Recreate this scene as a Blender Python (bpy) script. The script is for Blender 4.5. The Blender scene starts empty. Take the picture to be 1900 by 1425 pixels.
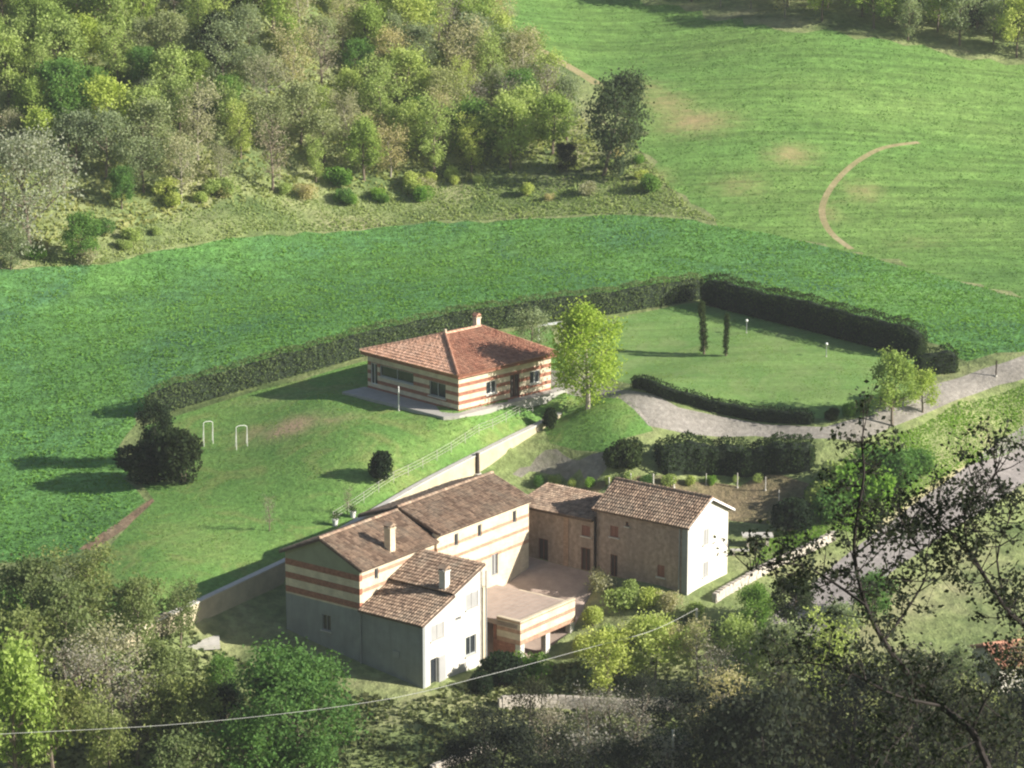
import bpy, math, random
import numpy as np
from mathutils import Vector
from mathutils.geometry import delaunay_2d_cdt

R = math.radians
scene = bpy.context.scene
COL = scene.collection

# ------------------------------------------------------------------ camera
HC, PIT, FPX = 74.0, R(14.2), 5388.0
cam_d = bpy.data.cameras.new('camera')
cam = bpy.data.objects.new('camera', cam_d)
COL.objects.link(cam)
cam.location = (0, 0, HC)
cam.rotation_euler = (R(90) - PIT, 0, 0)
cam_d.sensor_width = 36
cam_d.lens = 36 * FPX / 1900.0
cam_d.clip_start = 0.5
cam_d.clip_end = 3000
scene.camera = cam

# ------------------------------------------------------------------ light
SUN_EL, SUN_AZ = R(25.5), R(-15)      # direction towards the sun, azimuth from +X
sdir = Vector((math.cos(SUN_EL) * math.cos(SUN_AZ), math.cos(SUN_EL) * math.sin(SUN_AZ), math.sin(SUN_EL)))
world = bpy.data.worlds.new('World')
scene.world = world
world.use_nodes = True
wn = world.node_tree
bg = wn.nodes['Background']
sky = wn.nodes.new('ShaderNodeTexSky')
sky.sky_type = 'NISHITA'
sky.sun_disc = False
sky.sun_elevation = SUN_EL
sky.sun_rotation = R(90) - SUN_AZ
wn.links.new(sky.outputs[0], bg.inputs[0])
bg.inputs[1].default_value = 0.055
sun_d = bpy.data.lights.new('sun', 'SUN')
sun_d.energy = 4.8
sun_d.angle = R(0.53)
sun_d.color = (1.0, 0.95, 0.87)
sun = bpy.data.objects.new('sun', sun_d)
COL.objects.link(sun)
sun.rotation_euler = sdir.to_track_quat('Z', 'Y').to_euler()
sun.location = (80, -30, 160)

scene.view_settings.view_transform = 'Standard'
scene.view_settings.look = 'None'
scene.view_settings.gamma = 1
scene.view_settings.use_curve_mapping = False
scene.view_settings.exposure = 1.02
scene.cycles.filter_width = 2.2
scene.cycles.max_bounces = 5
scene.cycles.diffuse_bounces = 2
scene.cycles.volume_bounces = 0
scene.cycles.transparent_max_bounces = 4

# ------------------------------------------------------------------ haze of the valley air
def add_haze():
    hm = bpy.data.materials.new('valley_haze'); hm.use_nodes = True
    nt = hm.node_tree; nt.nodes.clear()
    out = nt.nodes.new('ShaderNodeOutputMaterial'); v = nt.nodes.new('ShaderNodeVolumePrincipled')
    v.inputs['Color'].default_value = (.80, .84, .86, 1); v.inputs['Density'].default_value = HAZE; v.inputs['Anisotropy'].default_value = 0.1
    nt.links.new(v.outputs[0], out.inputs['Volume'])
    me = bpy.data.meshes.new('haze')
    x, y0, y1, z0, z1 = 215, -85, 665, -40, 125
    me.from_pydata([(-x, y0, z0), (x, y0, z0), (x, y1, z0), (-x, y1, z0), (-x, y0, z1), (x, y0, z1), (x, y1, z1), (-x, y1, z1)], [],
                   [(0, 3, 2, 1), (4, 5, 6, 7), (0, 1, 5, 4), (1, 2, 6, 5), (2, 3, 7, 6), (3, 0, 4, 7)])
    me.materials.append(hm)
    o = bpy.data.objects.new('haze', me); COL.objects.link(o); o['kind'] = 'stuff'; o['label'] = 'pale thin haze filling the valley air'


HAZE = 0.00015
add_haze()

# ------------------------------------------------------------------ survey helpers
_f = np.array([0, math.cos(PIT), -math.sin(PIT)]); _u = np.array([0, math.sin(PIT), math.cos(PIT)])
_C = np.array([0, 0, HC])


def ray(px, py):
    return _f + (px - 950) / FPX * np.array([1., 0, 0]) - (py - 712.5) / FPX * _u


def at_z(px, py, z):
    d = ray(px, py); return _C + d * ((z - HC) / d[2])


def at_y(px, py, y):
    d = ray(px, py); return _C + d * (y / d[1])


def frame(hd):
    a = R(hd)
    return np.array([math.cos(a), math.sin(a), 0]), np.array([math.sin(a), -math.cos(a), 0])


# house frames: A runs along the long side, B points to the sunny near side
MA, MB_ = frame(53)
MO = at_z(667, 1056, 5.4); MO[2] = 0.0
SA, SB = frame(54)
SO = at_z(1275, 1101, 0.0)
PA, PB = frame(44)
PO = at_z(851, 765, 7.8)
WALL_B = -13.0                                         # line of the garden retaining wall in the farmhouse frame


def mloc(s, t, z=0.0):
    return MO + MA * s + MB_ * t + np.array([0, 0, z])


# ------------------------------------------------------------------ terrain: two smooth sheets that meet at the garden wall
common = [(0, 500, 9.5), (300, 450, 10.5), (950, 400, 11.5), (1550, 440, 11.5), (1900, 540, 10.5), (900, 560, 9.9),
          (600, 600, 8.6), (1310, 590, 10.0), (1900, 300, 15.5), (1400, 250, 18), (1100, 100, 23), (1900, 120, 22),
          (1500, 50, 26), (900, 0, 28), (1900, 0, 28), (600, 365, 13), (600, 150, 24), (0, 200, 23), (0, 0, 33),
          (500, 0, 33), (1760, 720, 8.5), (1900, 680, 9.5), (1900, 840, 3.5), (1700, 1000, .5), (0, 1000, .5), (0, 760, 4),
          (250, 760, 5.0), (1600, 800, 6.5), (1500, 870, 4.4), (1125, 870, 4.5), (1000, 850, 4.3), (1170, 715, 8.3),
          (1305, 655, 9.0), (1345, 755, 7.4), (1091, 757, 7.4), (1730, 690, 8.8), (1540, 1000, 1.0), (1440, 1000, .8),
          (1460, 950, 1.8), (1600, 900, 3.4), (250, 1000, 2.0), (120, 1060, .6), (0, 1200, -1.0),
          (300, 1290, -2.9), (300, 1425, -4.5), (0, 1425, -4), (600, 1330, -4.0), (600, 1425, -5), (950, 1425, -5),
          (1300, 1425, -5), (1500, 1300, -4), (1600, 1150, -2), (1800, 1200, -2.5), (1900, 1425, -4.2), (1900, 1000, 0)]
lower_only = [(1275, 1101, -.1), (1345, 1073, 0), (1090, 1060, 0), (972, 1056, 0), (1040, 930, 1.6), (1200, 1115, -.4),
              (524, 1184, -1.3), (662, 1224, -2.1), (782, 1280, -3.0), (895, 1235, -3.2), (1010, 1215, -3.5),
              (1150, 1270, -4.2), (1300, 1250, -3.7), (1110, 1130, -1.2), (1330, 910, 2.6), (1130, 900, 3.3), (420, 1190, -1.6)]
world_common = [(-60, 150, 1), (0, 150, 0), (60, 150, 3), (-60, 100, 18), (0, 100, 17), (60, 100, 20), (-40, 60, 40), (0, 60, 39),
                (50, 60, 42), (0, 20, 60), (-30, 20, 60), (30, 20, 61), (0, 0, 71.5), (-120, 450, 46), (0, 450, 42), (120, 450, 38),
                (0, 600, 60), (-150, 600, 60), (150, 600, 55), (-160, 300, 12), (160, 300, 13), (-160, 180, -2), (160, 180, 4),
                (-120, 60, 30), (120, 60, 34), (0, -40, 90), (-100, -40, 85), (100, -40, 90), (-75, 235, 0), (80, 235, 4), (200, 60, 34), (200, 180, 8), (200, 300, 16), (200, 450, 40), (200, 620, 56), (-200, 60, 30), (-200, 180, 0), (-200, 300, 14), (-200, 450, 44), (-200, 620, 60), (200, -60, 88), (-200, -60, 84)]


def tps(pts):
    P = np.array(pts, float); X = P[:, :2] / 100; n = len(X)
    r2 = ((X[:, None] - X[None]) ** 2).sum(-1)
    K = np.where(r2 > 0, .5 * r2 * np.log(r2 + 1e-12), 0) + np.eye(n) * 5e-5
    Q = np.c_[np.ones(n), X]
    M = np.block([[K, Q], [Q.T, np.zeros((3, 3))]])
    w = np.linalg.solve(M, np.r_[P[:, 2], 0, 0, 0])

    def ev(x, y):
        S = np.c_[np.ravel(x), np.ravel(y)] / 100
        out = np.empty(len(S))
        for i in range(0, len(S), 8000):
            s = S[i:i + 8000]
            d2 = ((s[:, None] - X[None]) ** 2).sum(-1)
            out[i:i + 8000] = (.5 * d2 * np.log(d2 + 1e-12)) @ w[:n] + w[n] + s @ w[n + 1:]
        return out
    return ev


def wall_top(s):
    return float(np.interp(s, (-16, -2, 6, 11, 17.5, 23, 27, 32, 36, 41, 46), (.5, 1.45, 2.0, 2.6, 3.55, 4.4, 4.85, 5.35, 5.73, 6.15, 6.6)))


cpts = [tuple(at_z(*c)) for c in common] + world_common
up_pts = cpts + [tuple(mloc(s, WALL_B - .5, wall_top(s) - .15)) for s in range(-16, 47, 4)]
up_pts += [tuple(PO + PA * a + PB * b + np.array([0, 0, z])) for a, b, z in ((-1, 1.3, -.2), (6, 1.2, -.2), (12, 1.2, -.12), (-2, -3, -.25), (-3.5, -6, -.2), (-4, -12, -.15), (6, -6, -.2), (-1, -9, -.3))]
up_pts += [tuple(at_z(*c)) for c in ((705, 890, 5.0), (445, 830, 4.6), (345, 897, 3.2), (560, 730, 7.0), (1045, 735, 7.85), (500, 950, 3.2))]
lo_pts = cpts + [tuple(at_z(*c)) for c in lower_only]
lo_pts += [tuple(mloc(s, WALL_B + .8, z)) for s, z in ((-16, -.2), (-10, -.5), (-4, -.5), (4, .0), (12, 1.0), (20, 1.8), (28, 3.2), (36, 4.6), (43, 6.1), (50, 6.9))]
lo_pts += [tuple(mloc(s, -7.8, z)) for s, z in ((-2, -1.2), (10, -.3), (21, .8))]
U_, L_ = tps(up_pts), tps(lo_pts)


def G(x, y):
    x = np.atleast_1d(np.asarray(x, float)); y = np.atleast_1d(np.asarray(y, float))
    d = np.c_[x, y] - MO[:2]
    s, b = d @ MA[:2], d @ MB_[:2] - WALL_B
    off = np.maximum(0, np.maximum(s - 44, -14 - s))
    wd = .15 + np.minimum(off * .8, 6)
    t = np.clip((b + wd) / (2 * wd), 0, 1); t = t * t * (3 - 2 * t)
    return U_(x, y) * (1 - t) + L_(x, y) * t


def g1(x, y):
    return float(G(x, y)[0])


def site(px, py):
    """the point of the ground seen at a spot of the survey picture"""
    d = ray(px, py)
    t = np.arange(20, 700, .7)
    p = _C + d * t[:, None]
    below = p[:, 2] < G(p[:, 0], p[:, 1])
    i = int(np.argmax(below)) if below.any() else len(t) - 1
    a, b = t[max(i - 1, 0)], t[i]
    for _ in range(8):
        m = .5 * (a + b); q = _C + d * m
        if q[2] < g1(q[0], q[1]): b = m
        else: a = m
    q = _C + d * b
    return np.array([q[0], q[1], g1(q[0], q[1])])


def seen(p):
    p = np.asarray(p, float) - _C; w = p @ _f
    return 950 + FPX * p[0] / w, 712.5 - FPX * (p @ _u) / w


# ------------------------------------------------------------------ materials
def new_mat(name):
    m = bpy.data.materials.new(name); m.use_nodes = True
    nt = m.node_tree; nt.nodes.clear()
    out = nt.nodes.new('ShaderNodeOutputMaterial')
    return m, nt, out


def noise(nt, scale, detail=4, vec=None, rough=.6, dist=0):
    n = nt.nodes.new('ShaderNodeTexNoise'); n.inputs['Scale'].default_value = scale
    n.inputs['Detail'].default_value = detail; n.inputs['Roughness'].default_value = rough
    n.inputs['Distortion'].default_value = dist
    if vec is not None: nt.links.new(vec, n.inputs['Vector'])
    return n.outputs[0]


def ramp(nt, fac, stops):
    r = nt.nodes.new('ShaderNodeValToRGB')
    e = r.color_ramp.elements
    while len(e) < len(stops): e.new(.5)
    for el, (p, c) in zip(e, stops):
        el.position = p
        el.color = (c[0], c[1], c[2], 1) if not isinstance(c, (int, float)) else (c, c, c, 1)
    nt.links.new(fac, r.inputs[0])
    return r.outputs[0]


def mix(nt, fac, a, b, mode='MIX'):
    m = nt.nodes.new('ShaderNodeMix'); m.data_type = 'RGBA'; m.blend_type = mode
    for s, v in ((m.inputs[0], fac), (m.inputs[6], a), (m.inputs[7], b)):
        if hasattr(v, 'is_linked') or hasattr(v, 'links'): nt.links.new(v, s)
        elif isinstance(v, (int, float)): s.default_value = v
        else: s.default_value = (v[0], v[1], v[2], 1)
    return m.outputs[2]


def bump(nt, h, strength, dist):
    b = nt.nodes.new('ShaderNodeBump'); b.inputs['Strength'].default_value = strength; b.inputs['Distance'].default_value = dist
    nt.links.new(h, b.inputs['Height']); return b.outputs[0]


def pbsdf(nt, out, col, rough=.8, normal=None, spec=.3, metal=0):
    p = nt.nodes.new('ShaderNodeBsdfPrincipled')
    if hasattr(col, 'links'): nt.links.new(col, p.inputs['Base Color'])
    else: p.inputs['Base Color'].default_value = (*col, 1)
    p.inputs['Roughness'].default_value = rough
    p.inputs['Specular IOR Level'].default_value = spec
    p.inputs['Metallic'].default_value = metal
    if normal is not None: nt.links.new(normal, p.inputs['Normal'])
    nt.links.new(p.outputs[0], out.inputs[0])
    return p


def pos(nt, scale=(1, 1, 1), rot=0.0):
    g = nt.nodes.new('ShaderNodeNewGeometry')
    m = nt.nodes.new('ShaderNodeMapping'); m.inputs['Scale'].default_value = scale; m.inputs['Rotation'].default_value = (0, 0, rot)
    nt.links.new(g.outputs['Position'], m.inputs['Vector'])
    return m.outputs[0]


def attr(nt, name):
    a = nt.nodes.new('ShaderNodeAttribute'); a.attribute_name = name
    return a.outputs['Fac']


def ground_mat(name, c_dark, c_mid, c_light, soil=(.30, .22, .12), big=.05, fine=1.4, bumps=.25, streak=None, fine_amt=.5, alt=None, alt_scale=.03):
    m, nt, out = new_mat(name)
    v = pos(nt)
    a = noise(nt, big, 5, v)
    base = ramp(nt, a, [(.33, c_dark), (.5, c_mid), (.68, c_light)])
    if alt is not None:
        base = mix(nt, ramp(nt, noise(nt, alt_scale, 3, v, dist=1.5), [(.5, 0), (.66, .75)]), base, alt)
    f = noise(nt, fine, 5, v, .7)
    base = mix(nt, fine_amt, base, ramp(nt, f, [(.3, .38), (.5, .95), (.7, 1.75)]), 'MULTIPLY')
    if streak:
        ang, freq, amt = streak
        sv = pos(nt, (freq * .06, freq, freq * .3), ang)
        s = noise(nt, 1.0, 4, sv)
        base = mix(nt, amt, base, ramp(nt, s, [(.35, .55), (.5, 1.0), (.65, 1.45)]), 'MULTIPLY')
    sf = attr(nt, 'soil')
    msk = nt.nodes.new('ShaderNodeMath'); msk.operation = 'MULTIPLY_ADD'
    nz = noise(nt, .9, 4, v)
    nt.links.new(nz, msk.inputs[0]); msk.inputs[1].default_value = 1.2; msk.inputs[2].default_value = -.6
    ad = nt.nodes.new('ShaderNodeMath'); ad.operation = 'ADD'
    nt.links.new(sf, ad.inputs[0]); nt.links.new(msk.outputs[0], ad.inputs[1])
    ml = nt.nodes.new('ShaderNodeMath'); ml.operation = 'MULTIPLY'; ml.use_clamp = True
    nt.links.new(ad.outputs[0], ml.inputs[0]); nt.links.new(sf, ml.inputs[1])
    base = mix(nt, ml.outputs[0], base, soil)
    pbsdf(nt, out, base, .9, bump(nt, f, bumps, .6), .15)
    return m


def leaf_mat(name, c1, c2, trans=.35, vary=.5):
    m, nt, out = new_mat(name)
    t = attr(nt, 'tone')
    c = ramp(nt, t, [(0, c1), (1, c2)])
    oi = nt.nodes.new('ShaderNodeObjectInfo')
    rv = ramp(nt, oi.outputs['Random'], [(0, (1 - vary * .45, 1 - vary * .4, 1 - vary * .3)), (.5, (1, 1, 1)), (1, (1 + vary * .5, 1 + vary * .25, 1 - vary * .1))])
    c = mix(nt, 1.0, c, rv, 'MULTIPLY')
    d = nt.nodes.new('ShaderNodeBsdfDiffuse'); nt.links.new(c, d.inputs[0])
    tr = nt.nodes.new('ShaderNodeBsdfTranslucent'); nt.links.new(mix(nt, 1.0, c, (1.1, 1.15, .7), 'MULTIPLY'), tr.inputs[0])
    ms = nt.nodes.new('ShaderNodeMixShader'); ms.inputs[0].default_value = trans
    nt.links.new(d.outputs[0], ms.inputs[1]); nt.links.new(tr.outputs[0], ms.inputs[2])
    nt.links.new(ms.outputs[0], out.inputs[0])
    return m


def plain_mat(name, c, rough=.8, var=.18, scale=.9, bumps=.1, metal=0, spec=.3, stain=None, courses=0):
    m, nt, out = new_mat(name)
    tc = nt.nodes.new('ShaderNodeTexCoord')
    n = noise(nt, scale, 6, tc.outputs['Object'], .65)
    col = mix(nt, 1.0, c, ramp(nt, n, [(.3, 1 - var), (.5, 1.0), (.7, 1 + var)]), 'MULTIPLY')
    if stain:
        mp = nt.nodes.new('ShaderNodeMapping'); mp.inputs['Scale'].default_value = (1.6, 1.6, .25)
        nt.links.new(tc.outputs['Object'], mp.inputs[0])
        col = mix(nt, ramp(nt, noise(nt, .7, 5, mp.outputs[0], .7), [(.48, 0), (.7, .6)]), col, stain)
    if courses:
        cm = nt.nodes.new('ShaderNodeMapping'); cm.inputs['Scale'].default_value = (1.6, 1.6, 11)
        nt.links.new(tc.outputs['Object'], cm.inputs[0])
        cn = noise(nt, 1.0, 3, cm.outputs[0], .7)
        col = mix(nt, courses, col, ramp(nt, cn, [(.3, .55), (.5, 1.0), (.7, 1.4)]), 'MULTIPLY')
    n2 = noise(nt, 14, 4, tc.outputs['Object'])
    pbsdf(nt, out, col, rough, bump(nt, n2, bumps, .03), spec, metal)
    return m


def tile_mat(name, c1, c2, lichen=(.30, .27, .20)):
    m, nt, out = new_mat(name)
    t = attr(nt, 'tone')
    v = pos(nt)
    c = ramp(nt, t, [(0, c1), (1, c2)])
    c = mix(nt, ramp(nt, noise(nt, .55, 5, v, .7), [(.45, 0), (.75, .55)]), c, lichen)
    c = mix(nt, .6, c, ramp(nt, noise(nt, 3.0, 4, v), [(.3, .55), (.5, 1), (.7, 1.5)]), 'MULTIPLY')
    pbsdf(nt, out, c, .85, None, .2)
    return m


M = {}
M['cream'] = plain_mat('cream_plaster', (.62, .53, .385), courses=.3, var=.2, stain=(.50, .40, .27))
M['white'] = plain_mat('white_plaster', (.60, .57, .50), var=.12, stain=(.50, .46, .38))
M['grey_plaster'] = plain_mat('grey_plaster', (.27, .285, .27), var=.14, stain=(.20, .21, .20))  # grey plaster, darkened so the shaded side is painted into its colour
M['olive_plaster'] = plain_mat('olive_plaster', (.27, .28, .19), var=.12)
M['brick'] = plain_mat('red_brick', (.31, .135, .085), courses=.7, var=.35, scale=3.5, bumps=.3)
M['brick_pale'] = plain_mat('pale_brick', (.40, .245, .165), courses=.6, var=.3, scale=3.5, bumps=.3)  # the red brick again, paled to paint sunlight into the sunny bands
M['brick_pale_dull'] = plain_mat('dull_brick', (.34, .235, .17), courses=.6, var=.3, scale=3.5, bumps=.3)
M['stone'] = plain_mat('brown_stone', (.33, .255, .205), var=.38, scale=2.6, bumps=.6, stain=(.22, .18, .15))
M['wall_cream'] = plain_mat('sunlit_wall_plaster', (.50, .43, .29), var=.22, stain=(.45, .38, .26))  # the wall's own cream plaster
M['rubble'] = plain_mat('pale_rubble', (.48, .43, .36), var=.35, scale=2.2, bumps=.6)
M['tile_brown'] = tile_mat('weathered_brown_tile', (.18, .12, .085), (.42, .295, .205), (.38, .33, .25))
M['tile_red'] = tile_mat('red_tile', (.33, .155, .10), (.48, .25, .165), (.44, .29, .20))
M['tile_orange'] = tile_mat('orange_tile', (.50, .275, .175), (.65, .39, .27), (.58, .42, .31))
M['slab_brown'] = plain_mat('roof_underlay', (.11, .075, .055), var=.2)
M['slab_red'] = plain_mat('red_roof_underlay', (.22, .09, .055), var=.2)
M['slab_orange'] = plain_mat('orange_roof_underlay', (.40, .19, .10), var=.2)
M['paving'] = plain_mat('pink_paving', (.42, .325, .265), var=.16, scale=1.2, bumps=.2)
M['pale_paving'] = plain_mat('pale_paving', (.40, .38, .34), var=.12, scale=1.0)
M['dark_glass'] = plain_mat('dark_glass', (.03, .035, .04), .15, var=.1, spec=.6)
M['frame_grey'] = plain_mat('grey_frame', (.42, .44, .42), .5, var=.05)
M['frame_white'] = plain_mat('white_frame', (.75, .74, .70), .5, var=.05)
M['shutter_pale'] = plain_mat('pale_shutter', (.34, .335, .32), .6, var=.08)
M['shutter_grey'] = plain_mat('grey_shutter', (.30, .30, .29), .6, var=.08)
M['shutter_brown'] = plain_mat('brown_shutter', (.22, .10, .07), .6, var=.15)
M['wood_dark'] = plain_mat('dark_wood', (.06, .045, .035), .7, var=.3)
M['metal_white'] = plain_mat('white_metal', (.80, .79, .74), .4, var=.05)
M['metal_grey'] = plain_mat('grey_metal', (.30, .31, .31), .45, var=.1)
M['concrete'] = plain_mat('pale_concrete', (.55, .52, .46), var=.15, scale=1.6)
M['bark'] = plain_mat('grey_brown_bark', (.17, .135, .10), .95, var=.35, scale=4)
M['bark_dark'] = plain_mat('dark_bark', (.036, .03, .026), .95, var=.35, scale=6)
M['bark_pale'] = plain_mat('pale_bark', (.28, .25, .20), .95, var=.3, scale=4)
M['hedge_core'] = plain_mat('hedge_inside', (.022, .034, .018), .95, var=.3)
M['cable'] = plain_mat('pale_cable', (.62, .62, .58), .5, var=.05)

M['g_rough'] = ground_mat('rough_grass', (.18, .235, .08), (.24, .28, .11), (.32, .31, .16), big=.09, fine=1.1, bumps=.6, alt=(.07, .12, .035), alt_scale=.07)
M['g_crop'] = ground_mat('spring_crop', (.095, .225, .065), (.12, .265, .065), (.16, .31, .075), big=.05, fine=1.0, bumps=.7, streak=(R(10), 1.2, .45), alt=(.075, .185, .085), alt_scale=.035)
M['g_upper'] = ground_mat('upper_crop', (.115, .225, .053), (.145, .255, .06), (.185, .29, .075), soil=(.42, .31, .16), big=.035, fine=.7, bumps=.4, streak=(R(-22), .9, .5), fine_amt=.4)
M['g_lawn'] = ground_mat('garden_lawn', (.115, .24, .055), (.150, .275, .065), (.20, .30, .08), soil=(.46, .33, .20), big=.12, fine=1.8, bumps=.35, fine_amt=.45, alt=(.23, .27, .085), alt_scale=.16)
M['g_lawn2'] = ground_mat('mown_lawn', (.135, .25, .068), (.165, .275, .075), (.20, .295, .09), alt=(.20, .275, .095), alt_scale=.15, big=.16, fine=1.8, bumps=.15, streak=(R(35), .8, .25), fine_amt=.25)
M['g_gravel'] = ground_mat('pale_gravel', (.255, .232, .195), (.305, .278, .238), (.35, .318, .275), big=.25, fine=2.2, bumps=.3, fine_amt=.4)
M['g_yard'] = ground_mat('dusty_yard', (.16, .165, .10), (.22, .205, .155), (.27, .25, .20), big=.35, fine=1.8, bumps=.3, fine_amt=.4)
M['g_asphalt'] = ground_mat('old_asphalt', (.205, .185, .175), (.25, .225, .21), (.285, .26, .24), big=.3, fine=2.2, bumps=.15, fine_amt=.35)
M['g_soil'] = ground_mat('garden_soil', (.15, .15, .07), (.20, .165, .09), (.26, .20, .12), big=.3, fine=1.6, bumps=.6)
M['g_dirt'] = ground_mat('dry_earth', (.26, .25, .11), (.34, .29, .145), (.40, .34, .19), big=.3, fine=1.6, bumps=.3, fine_amt=.3)
M['g_earth'] = ground_mat('reddish_earth', (.20, .15, .09), (.27, .18, .11), (.32, .24, .15), big=.3, fine=1.2, bumps=.5)
M['g_straw'] = ground_mat('dry_verge', (.36, .34, .16), (.44, .40, .22), (.52, .47, .30), big=.3, fine=1.6, bumps=.4)

LEAF = {
    'olive': ((.31, .40, .12), (.47, .56, .20)),
    'leafy': ((.14, .185, .07), (.285, .34, .135)),
    'tan': ((.35, .345, .20), (.53, .51, .32)),
    'lime': ((.28, .38, .09), (.42, .53, .15)),
    'green': ((.085, .19, .05), (.20, .34, .09)),
    'deep': ((.020, .038, .020), (.055, .080, .038)),
    'ivy': ((.075, .11, .055), (.15, .19, .09)),
    'sage': ((.23, .29, .15), (.39, .44, .25)),
    'grey': ((.32, .30, .24), (.44, .41, .34)),
    'blossom': ((.27, .30, .18), (.52, .53, .40)),
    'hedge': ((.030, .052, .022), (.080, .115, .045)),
    'hedge_sun': ((.13, .19, .07), (.26, .32, .13)),  # hedge leaves lightened, sunlight on the long hedge painted into the colour
    'birch': ((.26, .39, .05), (.46, .57, .11)),
    'shade': ((.030, .040, .030), (.070, .080, .052)),  # leaves darkened, the foreground shade is put into their colour
    'rough': ((.22, .29, .10), (.42, .44, .20)),
    'lawn': ((.12, .25, .055), (.23, .34, .095)),
    'strip': ((.21, .30, .09), (.42, .47, .20)),
    'scrub': ((.09, .125, .05), (.21, .225, .10)),
    'crop': ((.085, .215, .055), (.17, .34, .085)),
    'upper': ((.115, .245, .055), (.20, .345, .085)),
    'bank': ((.15, .30, .05), (.26, .42, .09)),
}
for k, (a, b) in LEAF.items(): M['l_' + k] = leaf_mat(k + '_leaves', a, b, .45)


# ------------------------------------------------------------------ mesh helpers
class MB:
    def __init__(s): s.v, s.f, s.t = [], [], []

    def add(s, vs, fs, tone=None):
        o = len(s.v)
        s.v += [tuple(map(float, p)) for p in vs]
        s.f += [tuple(i + o for i in q) for q in fs]
        s.t += [random.random() if tone is None else tone] * len(fs)

    def box(s, p0, p1):
        x0, y0, z0 = p0; x1, y1, z1 = p1
        s.obox((x0, y0, z0), (x1 - x0, 0, 0), (0, y1 - y0, 0), (0, 0, z1 - z0))

    def obox(s, o, a, b, c):
        o, a, b, c = (np.array(k, float) for k in (o, a, b, c))
        vs = [o, o + a, o + a + b, o + b, o + c, o + a + c, o + a + b + c, o + b + c]
        fs = [(0, 3, 2, 1), (4, 5, 6, 7), (0, 1, 5, 4), (1, 2, 6, 5), (2, 3, 7, 6), (3, 0, 4, 7)]
        if np.dot(np.cross(a, b), c) < 0: fs = [q[::-1] for q in fs]
        s.add(vs, fs)

    def tube(s, pts, rad, n=6, cap=True):
        pts = [np.array(p, float) for p in pts]
        o = []
        for i, p in enumerate(pts):
            d = pts[min(i + 1, len(pts) - 1)] - pts[max(i - 1, 0)]
            d = d / (np.linalg.norm(d) + 1e-9)
            h = np.array([0, 0, 1.]) if abs(d[2]) < .9 else np.array([1., 0, 0])
            e1 = np.cross(d, h); e1 /= np.linalg.norm(e1); e2 = np.cross(d, e1)
            r = rad[i] if hasattr(rad, '__len__') else rad
            o += [p + r * (math.cos(a) * e1 + math.sin(a) * e2) for a in np.arange(n) * 2 * math.pi / n]
        fs = []
        for i in range(len(pts) - 1):
            for k in range(n):
                fs.append((i * n + k, i * n + (k + 1) % n, (i + 1) * n + (k + 1) % n, (i + 1) * n + k))
        if cap: fs += [tuple(range(n))[::-1], tuple(range((len(pts) - 1) * n, len(pts) * n))]
        s.add(o, fs)

    def prism(s, poly, vec):
        n = len(poly); v = np.array(vec, float)
        P = [np.array(p, float) for p in poly]
        s.add(P + [p + v for p in P], [tuple(range(n))[::-1], tuple(range(n, 2 * n))] + [(i, (i + 1) % n, n + (i + 1) % n, n + i) for i in range(n)])

    def build(s, name, mat, parent=None, smooth=False, tone=False):
        me = bpy.data.meshes.new(name)
        me.from_pydata(s.v, [], s.f)
        if tone:
            a = me.attributes.new('tone', 'FLOAT', 'FACE'); a.data.foreach_set('value', s.t)
        if smooth: me.polygons.foreach_set('use_smooth', [True] * len(s.f))
        me.update()
        return link(name, me, mat, parent)


def link(name, me, mat, parent=None):
    if mat is not None and not me.materials: me.materials.append(mat)
    o = bpy.data.objects.new(name, me); COL.objects.link(o)
    if parent is not None: o.parent = parent
    return o


def quads(name, V, tone, mat, parent=None):
    """V: (n,4,3) array -> one mesh of n quads with a tone per quad"""
    n = len(V)
    me = bpy.data.meshes.new(name)
    me.vertices.add(4 * n); me.vertices.foreach_set('co', np.ascontiguousarray(V, np.float32).ravel())
    me.loops.add(4 * n); me.loops.foreach_set('vertex_index', np.arange(4 * n, dtype=np.int32))
    me.polygons.add(n); me.polygons.foreach_set('loop_start', np.arange(0, 4 * n, 4, dtype=np.int32))
    a = me.attributes.new('tone', 'FLOAT', 'FACE'); a.data.foreach_set('value', np.asarray(tone, np.float32))
    me.update(calc_edges=True); me.validate()
    return link(name, me, mat, parent)


def leaf_quads(rng, C, size, aspect=.6, up=0.0):
    n = len(C)
    d = rng.normal(size=(n, 3)); d[:, 2] += up; d /= np.linalg.norm(d, axis=1)[:, None]
    e = rng.normal(size=(n, 3)); e = np.cross(d, e); e /= np.linalg.norm(e, axis=1)[:, None]
    s = (np.ones(n) * size if np.isscalar(size) else size)[:, None] * rng.uniform(.6, 1.4, (n, 1))
    a, b = d * s * .5, e * s * .5 * aspect
    k = rng.uniform(-.3, .3, (n, 1))
    return np.stack([C - a, C + b + a * k, C + a, C - b + a * k], 1)


def props(o, label=None, cat=None, group=None, kind=None):
    if label: o['label'] = label
    if cat: o['category'] = cat
    if group: o['group'] = group
    if kind: o['kind'] = kind
    return o


def thing(name, label, cat, loc=(0, 0, 0), rotz=0.0, group=None):
    o = bpy.data.objects.new(name, None); COL.objects.link(o)
    o.empty_display_size = .5
    o.location = [float(c) for c in loc]; o.rotation_euler = (0, 0, rotz)
    return props(o, label, cat, group)


def inside(P, poly):
    x, y = P[:, 0], P[:, 1]; r = np.zeros(len(P), bool); n = len(poly)
    for i in range(n):
        x0, y0 = poly[i][:2]; x1, y1 = poly[(i + 1) % n][:2]
        c = ((y0 > y) != (y1 > y)) & (x < (x1 - x0) * (y - y0) / ((y1 - y0) + 1e-12) + x0)
        r ^= c
    return r


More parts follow.
